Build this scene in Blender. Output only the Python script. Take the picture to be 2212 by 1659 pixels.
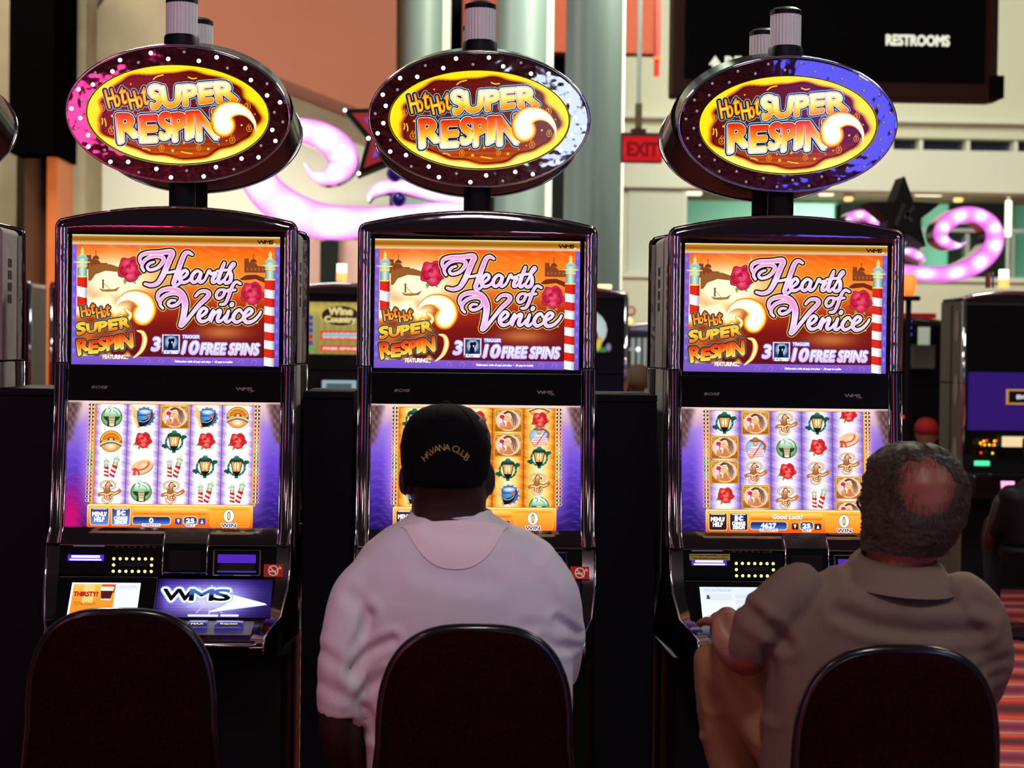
import bpy, bmesh, math, random
from mathutils import Vector, Matrix
from mathutils.bvhtree import BVHTree
from mathutils.geometry import tessellate_polygon
random.seed(7)
PI = math.pi
SC = bpy.context.scene
for _o in list(bpy.data.objects): bpy.data.objects.remove(_o)
COL = SC.collection

# ------------------------------------------------------------------ camera
F = 4000.0                      # focal length in pixels of the 2212 x 1659 frame
CAM = Vector((0.0, -5.0, 1.55))
VPX, VPY, ROLL = 949.0, 750.0, math.radians(0.65)   # where the aisle direction vanishes
_a = Vector(((VPX-1106)/F, -(VPY-829.5)/F, -1)).normalized()
_u = Vector((math.sin(ROLL), math.cos(ROLL), 0)); _u = (_u-_a*_u.dot(_a)).normalized()
_r = _a.cross(_u)
CROT = Matrix((_r, _a, _u))
cd = bpy.data.cameras.new('camera'); cam = bpy.data.objects.new('camera', cd); COL.objects.link(cam)
cam.matrix_world = Matrix.Translation(CAM) @ CROT.to_4x4()
cd.sensor_fit = 'HORIZONTAL'; cd.sensor_width = 36.0; cd.lens = F/2212*36.0
cd.clip_start = 0.05; cd.clip_end = 200
cd.dof.use_dof = True; cd.dof.focus_distance = 4.95; cd.dof.aperture_fstop = 5.0
SC.camera = cam
def at(px, py, Y):
    "the point of the plane y = Y that the photograph shows at (px, py)"
    d = CROT @ Vector(((px-1106)/F, -(py-829.5)/F, -1))
    return CAM + d*((Y-CAM.y)/d.y)

# ------------------------------------------------------------------ world, lights, exposure
w = bpy.data.worlds.new('hall'); SC.world = w; w.use_nodes = True
w.node_tree.nodes['Background'].inputs[0].default_value = (0.55, 0.47, 0.52, 1)
w.node_tree.nodes['Background'].inputs[1].default_value = 0.07
vs = SC.view_settings; vs.view_transform = 'Standard'; vs.look = 'None'; vs.exposure = 0.0; vs.gamma = 1.0
vs.use_curve_mapping = False
SC.cycles.max_bounces = 6; SC.cycles.sample_clamp_indirect = 4.0
def lamp(name, loc, target, size, power, col, sy=None, spread=None):
    l = bpy.data.lights.new(name, 'AREA'); l.energy = power; l.color = col; l.size = size
    if sy: l.shape = 'RECTANGLE'; l.size_y = sy
    if spread: l.spread = math.radians(spread)
    o = bpy.data.objects.new(name, l); COL.objects.link(o); o.location = loc
    o.rotation_euler = (Vector(target)-Vector(loc)).to_track_quat('-Z', 'Y').to_euler()
    return o
# ceiling lamps and neon signs of the gaming floor behind the players
lamp('ceiling_lamp_pink', (-3.4, -4.2, 4.3), (0, -1, 1.1), 0.7, 19, (1.0, 0.36, 0.55))
lamp('ceiling_lamp_white', (0.3, -5.2, 5.5), (0.1, -1, 1.2), 0.8, 82, (0.98, 0.90, 0.94))
lamp('ceiling_lamp_right', (3.6, -3.4, 4.0), (1.2, -1.2, 1.1), 0.5, 9, (0.9, 1.0, 0.85))
lamp('neon_pink', (-5.5, -6.0, 2.3), (-0.7, 0, 1.6), 0.3, 22, (1.0, 0.08, 0.35), 1.8)
lamp('neon_blue', (4.6, -6.4, 2.5), (0.9, 0, 1.8), 0.35, 14, (0.12, 0.15, 1.0), 1.8)
lamp('unseen_white_lamp', (-4.0, -7.0, 1.8), (-0.3, 0, 1.6), 0.4, 9, (0.9, 0.9, 1.0), 1.8)
lamp('unseen_white_lamp', (4.1, -7.0, 1.8), (0.6, 0, 1.6), 0.4, 9, (0.95, 0.9, 1.0), 1.8)
lamp('unseen_white_lamp', (4.4, -2.2, 4.4), (-0.4, 0.3, 1.6), 0.3, 16, (1.0, 0.95, 0.85), 1.0)  # not neon: unseen lamp added to brighten the grey side panels
# unseen lamps added beyond the back-to-back row to brighten the grey machine sides
lamp('unseen_hall_lamp', (2.2, 3.2, 4.9), (-0.3, 0.2, 1.6), 0.5, 150, (1.0, 0.94, 0.84))
lamp('unseen_hall_lamp', (-1.8, 3.2, 4.9), (0.6, 0.2, 1.6), 0.5, 150, (1.0, 0.94, 0.84))
# unseen lamps added low beside the camera for coloured reflections in the sign bezels
lamp('bezel_fill_pink', (-1.75, -4.7, 0.22), (-1.0, 0, 2.0), 0.55, 5, (1.0, 0.06, 0.28), 0.36)
lamp('bezel_fill_blue', (2.18, -4.7, 0.34), (1.1, 0, 2.0), 0.6, 6, (0.10, 0.12, 1.0), 0.6)
lamp('bezel_fill_white', (0.62, -4.7, 0.20), (0.3, 0, 2.0), 0.4, 2.4, (0.6, 0.85, 1.0), 0.3)
# ceiling lamps of the hall beyond the machines
lamp('unseen_hall_lamp', (-4.6, 11.0, 6.8), (-4.2, 16, 2.6), 2.0, 330, (1.0, 0.96, 0.86))
lamp('unseen_hall_lamp', (-2.2, 11.5, 2.0), (-2.0, 16, 2.8), 1.2, 170, (0.96, 1.0, 0.94))  # not on the ceiling: added low and unseen to brighten the cream wall
lamp('unseen_hall_lamp', (3.5, 12.0, 8.0), (4.0, 25, 4.2), 4.0, 1750, (0.97, 1.0, 0.82))
lamp('unseen_hall_lamp', (-1.2, 6.5, 6.0), (0.8, 13, 3.6), 1.2, 95, (0.85, 1.0, 0.93))
lamp('unseen_hall_lamp', (4.2, 3.0, 5.5), (4.0, 5.0, 0.0), 1.2, 130, (1.0, 0.9, 0.8))

# ------------------------------------------------------------------ materials
def lin(c):
    c = c/255.0
    return c/12.92 if c <= 0.04045 else ((c+0.055)/1.055)**2.4
def rgb(r, g, b): return (lin(r), lin(g), lin(b))
MATS = {}
def mat(name, col=(0.5, 0.5, 0.5), rough=0.5, metal=0.0, spec=0.5, emit=None, es=1.0, coat=0.0, noise=None, bump=None, alpha=None, trans=0.0):
    if name in MATS: return MATS[name]
    m = bpy.data.materials.new(name); m.use_nodes = True; nt = m.node_tree
    b = nt.nodes['Principled BSDF']; I = b.inputs
    I['Base Color'].default_value = (*col, 1); I['Roughness'].default_value = rough; I['Metallic'].default_value = metal
    I['Specular IOR Level'].default_value = spec; I['Coat Weight'].default_value = coat
    if trans: I['Transmission Weight'].default_value = trans
    if emit: I['Emission Color'].default_value = (*emit, 1); I['Emission Strength'].default_value = es
    if noise:          # (scale, second colour, contrast)
        tc = nt.nodes.new('ShaderNodeTexCoord'); n = nt.nodes.new('ShaderNodeTexNoise'); n.inputs['Scale'].default_value = noise[0]
        n.inputs['Detail'].default_value = 4
        r = nt.nodes.new('ShaderNodeValToRGB'); r.color_ramp.elements[0].position = 0.5-noise[2]; r.color_ramp.elements[1].position = 0.5+noise[2]
        r.color_ramp.elements[0].color = (*col, 1); r.color_ramp.elements[1].color = (*noise[1], 1)
        nt.links.new(tc.outputs['Object'], n.inputs['Vector']); nt.links.new(n.outputs['Fac'], r.inputs[0]); nt.links.new(r.outputs[0], I['Base Color'])
    if bump:           # (scale, strength, distance)
        tc = nt.nodes.new('ShaderNodeTexCoord'); n = nt.nodes.new('ShaderNodeTexNoise'); n.inputs['Scale'].default_value = bump[0]
        n.inputs['Detail'].default_value = 3
        bp = nt.nodes.new('ShaderNodeBump'); bp.inputs['Strength'].default_value = bump[1]; bp.inputs['Distance'].default_value = bump[2]
        nt.links.new(tc.outputs['Object'], n.inputs['Vector']); nt.links.new(n.outputs['Fac'], bp.inputs['Height']); nt.links.new(bp.outputs[0], I['Normal'])
    MATS[name] = m; return m
def picmat(name, strength, gloss=0.35, rough=0.12):
    "a lit picture: the colours of the artwork are stored on the mesh"
    if name in MATS: return MATS[name]
    m = bpy.data.materials.new(name); m.use_nodes = True; nt = m.node_tree
    b = nt.nodes['Principled BSDF']; a = nt.nodes.new('ShaderNodeAttribute'); a.attribute_name = 'Col'
    b.inputs['Base Color'].default_value = (0.005, 0.005, 0.005, 1); b.inputs['Roughness'].default_value = rough
    b.inputs['Specular IOR Level'].default_value = gloss
    nt.links.new(a.outputs['Color'], b.inputs['Emission Color']); b.inputs['Emission Strength'].default_value = strength
    MATS[name] = m; return m
def printmat(name, rough=0.4):
    if name in MATS: return MATS[name]
    m = bpy.data.materials.new(name); m.use_nodes = True; nt = m.node_tree
    b = nt.nodes['Principled BSDF']; a = nt.nodes.new('ShaderNodeAttribute'); a.attribute_name = 'Col'
    b.inputs['Roughness'].default_value = rough
    nt.links.new(a.outputs['Color'], b.inputs['Base Color']); MATS[name] = m; return m

# ------------------------------------------------------------------ object helpers
def new(name, data, parent=None, smooth=False):
    o = bpy.data.objects.new(name, data); COL.objects.link(o)
    if parent is not None: o.parent = parent
    return o
def tag(o, label=None, cat=None, group=None, kind=None):
    if label: o['label'] = label
    if cat: o['category'] = cat
    if group: o['group'] = group
    if kind: o['kind'] = kind
    return o
def empty(name, loc, label, cat, group=None, rz=0.0):
    o = bpy.data.objects.new(name, None); COL.objects.link(o); o.location = loc; o.rotation_euler = (0, 0, rz); o.empty_display_size = 0.1
    return tag(o, label, cat, group)
def mk(name, verts, faces, m, parent=None, smooth=False, recalc=True):
    me = bpy.data.meshes.new(name); me.from_pydata([tuple(v) for v in verts], [], faces)
    if recalc:
        bm = bmesh.new(); bm.from_mesh(me); bmesh.ops.recalc_face_normals(bm, faces=bm.faces); bm.to_mesh(me); bm.free()
    if m is not None: me.materials.append(m)
    if smooth: me.polygons.foreach_set('use_smooth', [True]*len(me.polygons))
    return new(name, me, parent)
class G:
    "collects shapes for ONE mesh"
    def __init__(s): s.v = []; s.f = []
    def add(s, v, f):
        n = len(s.v); s.v += [Vector(p) for p in v]; s.f += [[i+n for i in q] for q in f]; return s
    def box(s, a, b, bev=0.0):
        x0, y0, z0 = a; x1, y1, z1 = b
        if bev <= 0:
            v = [(x, y, z) for z in (z0, z1) for y in (y0, y1) for x in (x0, x1)]
            return s.add(v, [(0,2,3,1),(4,5,7,6),(0,1,5,4),(2,6,7,3),(0,4,6,2),(1,3,7,5)])
        bm = bmesh.new()
        M = Matrix.Translation(((x0+x1)/2, (y0+y1)/2, (z0+z1)/2)) @ Matrix.Diagonal((abs(x1-x0), abs(y1-y0), abs(z1-z0), 1))
        bmesh.ops.create_cube(bm, size=1.0, matrix=M)
        bmesh.ops.bevel(bm, geom=list(bm.edges), offset=bev, segments=2, affect='EDGES', profile=0.6)
        bm.verts.ensure_lookup_table(); bm.verts.index_update()
        s.add([v.co.copy() for v in bm.verts], [[v.index for v in f.verts] for f in bm.faces]); bm.free(); return s
    def prism(s, poly, axis, a, b):
        "poly: 2D points; axis 'y': (x,z) extruded in y; 'x': (y,z) extruded in x; 'z': (x,y) in z"
        n = len(poly)
        def P(p, t): return {'y': (p[0], t, p[1]), 'x': (t, p[0], p[1]), 'z': (p[0], p[1], t)}[axis]
        v = [P(p, a) for p in poly]+[P(p, b) for p in poly]
        f = [[i, (i+1) % n, n+(i+1) % n, n+i] for i in range(n)]
        for t in tessellate_polygon([[Vector((p[0], p[1], 0)) for p in poly]]):
            f.append([t[0], t[1], t[2]]); f.append([n+t[2], n+t[1], n+t[0]])
        return s.add(v, f)
    def tube(s, pts, r, seg=8, closed=False, caps=True):
        pts = [Vector(p) for p in pts]; n = len(pts)
        rs = r if isinstance(r, (list, tuple)) else [r]*n
        ring = []; up = None
        for i, p in enumerate(pts):
            a = pts[i-1] if (i > 0 or closed) else p; b = pts[(i+1) % n] if (i < n-1 or closed) else p
            d = (b-a).normalized()
            if up is None: up = d.orthogonal().normalized()
            up = (up-d*up.dot(d)).normalized(); si = d.cross(up)
            ring.append([p+(up*math.cos(2*PI*k/seg)+si*math.sin(2*PI*k/seg))*rs[i] for k in range(seg)])
        v = [q for rg in ring for q in rg]; f = []
        for i in range(n if closed else n-1):
            j = (i+1) % n
            if closed and j == 0:
                best = min(range(seg), key=lambda k: (ring[0][k]-ring[i][0]).length)
            else: best = 0
            for k in range(seg):
                f.append([i*seg+k, i*seg+(k+1) % seg, j*seg+(k+1+best) % seg, j*seg+(k+best) % seg])
        if caps and not closed: f.append(list(range(seg))[::-1]); f.append([(n-1)*seg+k for k in range(seg)])
        return s.add(v, f)
    def lathe(s, prof, c=(0, 0, 0), seg=24, axis='z'):
        "prof: (radius, height) points"
        v = []; f = []; n = len(prof); c = Vector(c)
        for r, h in prof:
            for k in range(seg):
                a = 2*PI*k/seg; p = (r*math.cos(a), r*math.sin(a), h) if axis == 'z' else (r*math.cos(a), h, r*math.sin(a))
                v.append(c+Vector(p))
        for i in range(n-1):
            for k in range(seg): f.append([i*seg+k, i*seg+(k+1) % seg, (i+1)*seg+(k+1) % seg, (i+1)*seg+k])
        f.append(list(range(seg))[::-1]); f.append([(n-1)*seg+k for k in range(seg)])
        return s.add(v, f)
    def ball(s, c, r, seg=12, rings=8, sc=(1, 1, 1)):
        c = Vector(c); v = []; f = []
        for i in range(rings+1):
            t = PI*i/rings
            for k in range(seg):
                a = 2*PI*k/seg; v.append(c+Vector((r*math.sin(t)*math.cos(a)*sc[0], r*math.sin(t)*math.sin(a)*sc[1], r*math.cos(t)*sc[2])))
        for i in range(rings):
            for k in range(seg): f.append([i*seg+k, i*seg+(k+1) % seg, (i+1)*seg+(k+1) % seg, (i+1)*seg+k])
        return s.add(v, f)
    def loft(s, rings, caps=True):
        n = len(rings[0]); v = [p for r in rings for p in r]; f = []
        for i in range(len(rings)-1):
            for k in range(n): f.append([i*n+k, i*n+(k+1) % n, (i+1)*n+(k+1) % n, (i+1)*n+k])
        if caps: f.append(list(range(n))[::-1]); f.append([(len(rings)-1)*n+k for k in range(n)])
        return s.add(v, f)
    def xf(s, M, start=0):
        for i in range(start, len(s.v)): s.v[i] = M @ s.v[i]
        return s
    def build(s, name, m, parent=None, smooth=False, auto=None):
        o = mk(name, s.v, s.f, m, parent, smooth or auto is not None)
        if auto is not None:
            bm = bmesh.new(); bm.from_mesh(o.data)
            for e in bm.edges:
                e.smooth = not (len(e.link_faces) == 2 and e.calc_face_angle(0) > math.radians(auto))
            bm.to_mesh(o.data); bm.free()
        return o
def copy_tree(o, parent=None):
    c = o.copy(); COL.objects.link(c); c.parent = parent
    for ch in list(o.children): copy_tree(ch, c)
    return c
def catmull(pts, n=8):
    pts = [tuple(p) for p in pts]; out = []; m = len(pts); dim = len(pts[0])
    for i in range(m-1):
        p0 = pts[max(i-1, 0)]; p1 = pts[i]; p2 = pts[i+1]; p3 = pts[min(i+2, m-1)]
        for k in range(n):
            t = k/n
            out.append(tuple(0.5*((2*p1[d])+(-p0[d]+p2[d])*t+(2*p0[d]-5*p1[d]+4*p2[d]-p3[d])*t*t+(-p0[d]+3*p1[d]-3*p2[d]+p3[d])*t**3) for d in range(dim)))
    out.append(pts[-1]); return out
# ------------------------------------------------------------------ flat artwork: vector shapes with colours stored on the mesh
_GL = {}
def glyph(ch):
    "triangles and outline of one character (or word) of the built-in font, fitted to the unit square; also its aspect"
    if ch in _GL: return _GL[ch]
    cu = bpy.data.curves.new('t', 'FONT'); cu.body = ch; cu.resolution_u = 3; cu.size = 1
    o = bpy.data.objects.new('t', cu); COL.objects.link(o)
    dg = bpy.context.evaluated_depsgraph_get(); ev = o.evaluated_get(dg); me = ev.to_mesh()
    V = [(v.co.x, v.co.y) for v in me.vertices]; me.calc_loop_triangles()
    T = [tuple(t.vertices) for t in me.loop_triangles]; ec = {}
    for p in me.polygons:
        for e in p.edge_keys: ec[e] = ec.get(e, 0)+1
    E = [e for e, c in ec.items() if c == 1]
    ev.to_mesh_clear(); bpy.data.objects.remove(o); bpy.data.curves.remove(cu)
    if not V: V = [(0, 0), (0.3, 0.7)]
    x0 = min(v[0] for v in V); x1 = max(v[0] for v in V); y0 = min(v[1] for v in V); y1 = max(v[1] for v in V)
    wx = max(x1-x0, 1e-4); wy = max(y1-y0, 1e-4)
    U = [((v[0]-x0)/wx, (y1-v[1])/wy) for v in V]
    _GL[ch] = (U, T, E, wx/wy); return _GL[ch]
def mixc(a, b, t):
    t = max(0.0, min(1.0, t)); return tuple(a[i]+(b[i]-a[i])*t for i in range(3))
def ramp(stops, t):
    if t <= stops[0][0]: return stops[0][1]
    for (a, ca), (b, cb) in zip(stops, stops[1:]):
        if t <= b: return mixc(ca, cb, (t-a)/max(b-a, 1e-9))
    return stops[-1][1]
def sst(a, b, x):
    t = max(0.0, min(1.0, (x-a)/(b-a))); return t*t*(3-2*t)
class Pic:
    def __init__(s, box, origin, U, V, N, dz=2.5e-5):
        s.x0, s.y0, s.x1, s.y1 = box; s.o = Vector(origin); s.U = Vector(U); s.V = Vector(V); s.N = Vector(N); s.dz = dz
        s.v = []; s.f = []; s.c = []; s.z = 0; s.fold = None; s.T = None; s.clip = None
    def put(s, x, y):
        if s.T: x, y = s.T(x, y)
        if s.clip: x = min(max(x, s.clip[0]), s.clip[2]); y = min(max(y, s.clip[1]), s.clip[3])
        u = (x-s.x0)/(s.x1-s.x0); v = (y-s.y0)/(s.y1-s.y0)
        if s.fold: return s.fold(u, v, s.z*s.dz)
        return s.o+s.U*u+s.V*v+s.N*(s.z*s.dz)
    def raw(s, pts, faces, cols):
        n = len(s.v); s.v += [s.put(*p) for p in pts]; s.f += [[i+n for i in q] for q in faces]
        s.c += [tuple(lin(k) for k in c) for c in cols]
    def up(s): s.z += 1
    def col(s, c, pts):
        if callable(c): return [c(*p) for p in pts]
        if isinstance(c, list):
            y0 = min(p[1] for p in pts); y1 = max(p[1] for p in pts); return [ramp(c, (p[1]-y0)/max(y1-y0, 1e-6)) for p in pts]
        return [c]*len(pts)
    def poly(s, pts, c):
        s.up(); t = tessellate_polygon([[Vector((p[0], p[1], 0)) for p in pts]]); s.raw(pts, [list(q) for q in t], s.col(c, pts))
    def rect(s, x0, y0, x1, y1, c, ny=1):
        s.up()
        ys = [y0+(y1-y0)*i/ny for i in range(ny+1)]
        if isinstance(c, list): ys = [y0+(y1-y0)*t for t, _ in c]
        pts = [p for y in ys for p in ((x0, y), (x1, y))]
        s.raw(pts, [[2*i, 2*i+1, 2*i+3, 2*i+2] for i in range(len(ys)-1)], [ramp(c, (p[1]-y0)/(y1-y0)) for p in pts] if isinstance(c, list) else s.col(c, pts))
    def rrect(s, x0, y0, x1, y1, r, c):
        pts = []
        for cx, cy, a in ((x1-r, y0+r, -90), (x1-r, y1-r, 0), (x0+r, y1-r, 90), (x0+r, y0+r, 180)):
            for k in range(5): t = math.radians(a+k*22.5); pts.append((cx+r*math.cos(t), cy+r*math.sin(t)))
        s.poly(pts, c)
    def ell(s, cx, cy, rx, ry, c, ce=None, rot=0.0, n=20, inner=0.0, a0=0, a1=360):
        "filled ellipse (centre colour c, edge colour ce) or a ring with inner radius share"
        s.up(); ce = ce or c; cr, sr = math.cos(math.radians(rot)), math.sin(math.radians(rot)); full = a1-a0 >= 360
        def P(t, k): x, y = rx*k*math.cos(t), ry*k*math.sin(t); return (cx+x*cr-y*sr, cy+x*sr+y*cr)
        T = [math.radians(a0+(a1-a0)*i/n) for i in range(n if full else n+1)]; m = len(T)
        if inner > 0:
            pts = [P(t, inner) for t in T]+[P(t, 1) for t in T]
            s.raw(pts, [[i, (i+1) % m, m+(i+1) % m, m+i] for i in range(m if full else m-1)], [c]*m+[ce]*m)
        else:
            pts = [(cx, cy)]+[P(t, 1) for t in T]; s.raw(pts, [[0, 1+i, 1+(i+1) % m] for i in range(m if full else m-1)], [c]+[ce]*m)
    def grid(s, x0, y0, x1, y1, nx, ny, fn):
        s.up(); pts = [(x0+(x1-x0)*i/nx, y0+(y1-y0)*j/ny) for j in range(ny+1) for i in range(nx+1)]; m = nx+1
        s.raw(pts, [[j*m+i, j*m+i+1, (j+1)*m+i+1, (j+1)*m+i] for j in range(ny) for i in range(nx)], [fn(*p) for p in pts])
    def stroke(s, pts, wd, c, up=True, cap=7):
        if up: s.up()
        n = len(pts); W = wd if isinstance(wd, (list, tuple)) else [wd]*n; L = []; R = []
        for i, p in enumerate(pts):
            a = pts[max(i-1, 0)]; b = pts[min(i+1, n-1)]; dx, dy = b[0]-a[0], b[1]-a[1]; l = math.hypot(dx, dy) or 1; h = W[i]/2
            L.append((p[0]-dy/l*h, p[1]+dx/l*h)); R.append((p[0]+dy/l*h, p[1]-dx/l*h))
        q = L+R; s.raw(q, [[i, i+1, n+i+1, n+i] for i in range(n-1)], s.col(c, q))
        if cap:
            for p, h in ((pts[0], W[0]/2), (pts[-1], W[-1]/2)):
                q = [p]+[(p[0]+h*math.cos(2*PI*k/cap), p[1]+h*math.sin(2*PI*k/cap)) for k in range(cap)]
                s.raw(q, [[0, 1+k, 1+(k+1) % cap] for k in range(cap)], s.col(c, q))
    def glyphq(s, ch, quad, c, outl=()):
        "one glyph (or word) warped into a quad TL,TR,BR,BL; outl: (width, colour) from widest to thinnest"
        U, T, E, _ = glyph(ch); a, b, d, e = quad
        def W(u, v): return tuple((a[i]*(1-u)+b[i]*u)*(1-v)+(e[i]*(1-u)+d[i]*u)*v for i in (0, 1))
        P = [W(*p) for p in U]
        for wd, oc in outl:
            s.up()
            for i, j in E:
                p, q = P[i], P[j]; dx, dy = q[0]-p[0], q[1]-p[1]; l = math.hypot(dx, dy) or 1; h = wd/2; nx, ny = -dy/l*h, dx/l*h
                r = [(p[0]+nx, p[1]+ny), (q[0]+nx, q[1]+ny), (q[0]-nx, q[1]-ny), (p[0]-nx, p[1]-ny)]
                vv = [U[i][1], U[j][1], U[j][1], U[i][1]]
                s.raw(r, [[0, 1, 2, 3]], [ramp(oc, t) for t in vv] if isinstance(oc, list) else [oc]*4)
                r = [(p[0]+h*math.cos(PI*k/3), p[1]+h*math.sin(PI*k/3)) for k in range(6)]
                s.raw(r, [[0, 1, 2, 3, 4, 5]], [ramp(oc, U[i][1])]*6 if isinstance(oc, list) else [oc]*6)
            if not isinstance(oc, list): s.raw(P, [list(t) for t in T], [oc]*len(P))
        s.up()
        if isinstance(c, list):
            tr = [[U[i] for i in t] for t in T]
            for st, _ in c[1:-1]:
                o2 = []
                for t in tr: o2 += _split(t, st)
                tr = o2
            for t in tr: s.raw([W(*p) for p in t], [list(range(len(t)))], [ramp(c, p[1]) for p in t])
        else: s.raw(P, [list(t) for t in T], [c]*len(P))
    def text(s, tx, x0, y0, x1, y1, c, outl=(), sh=0.0, bold=0.0):
        "a word fitted into a box, sheared by sh (share of height)"
        k = (y1-y0)*sh
        if bold: outl = tuple(outl)+((bold, c),)
        s.glyphq(tx, [(x0+k, y0), (x1+k, y0), (x1, y1), (x0, y1)], c, outl)
    def build(s, name, m, parent=None):
        me = bpy.data.meshes.new(name); me.from_pydata([tuple(v) for v in s.v], [], s.f)
        ca = me.color_attributes.new('Col', 'FLOAT_COLOR', 'POINT'); buf = []
        for c in s.c: buf += [c[0], c[1], c[2], 1.0]
        ca.data.foreach_set('color', buf); me.materials.append(m)
        # all faces look along +N
        bm = bmesh.new(); bm.from_mesh(me)
        if not s.fold:
            bm.normal_update()
            for f in bm.faces:
                if f.normal.dot(s.N) < 0: f.normal_flip()
        bm.to_mesh(me); bm.free()
        return new(name, me, parent)
def _split(t, y):
    lo = [p for p in t if p[1] < y]; hi = [p for p in t if p[1] >= y]
    if not lo or not hi: return [t]
    A = []; B = []
    n = len(t)
    for i in range(n):
        p, q = t[i], t[(i+1) % n]
        (A if p[1] < y else B).append(p)
        if (p[1] < y) != (q[1] < y):
            k = (y-p[1])/(q[1]-p[1]); r = (p[0]+(q[0]-p[0])*k, y); A.append(r); B.append(r)
    out = []
    for P in (A, B):
        for i in range(1, len(P)-1): out.append([P[0], P[i], P[i+1]])
    return out
def quad(x0, y0, x1, y1, tl=(0, 0), tr=(0, 0), br=(0, 0), bl=(0, 0)):
    return [(x0+tl[0], y0+tl[1]), (x1+tr[0], y0+tr[1]), (x1+br[0], y1+br[1]), (x0+bl[0], y1+bl[1])]
# ------------------------------------------------------------------ the pictures shown on the machines
YEL = (255, 224, 40); FIRE = [(0, (255, 252, 215)), (0.4, (255, 244, 150)), (0.7, (255, 205, 50)), (1, (252, 140, 15))]
RESP = [(0, (215, 45, 5)), (0.35, (250, 120, 10)), (0.72, (255, 225, 70)), (1, (255, 255, 225))]
HOTF = [(0, (250, 140, 20)), (0.5, (255, 225, 60)), (1, (255, 190, 20))]
OUT1 = ((20, (170, 225, 255)), (13, (15, 15, 25)))
def letters(p, text, quads, fill, outl):
    for wd, oc in outl:
        for ch, q in zip(text, quads): p.glyphq(ch, q, oc, ((wd, oc),))
    for ch, q in zip(text, quads): p.glyphq(ch, q, fill)
def boldfill(p, text, quads, fill, wd):
    for ch, q in zip(text, quads): p.glyphq(ch, q, fill, ((wd, fill),))
def dollar(p, x, y, k):
    o = (235, 150, 30)
    p.stroke(catmull([(x, y-32*k), (x-8*k, y-18*k), (x-20*k, y), (x-14*k, y+22*k), (x, y+30*k), (x+14*k, y+22*k), (x+20*k, y), (x+10*k, y-14*k), (x+12*k, y-26*k)], 3), 4.5*k, o, cap=0)
    p.text('$', x-8*k, y-16*k, x+8*k, y+20*k, o)
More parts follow.
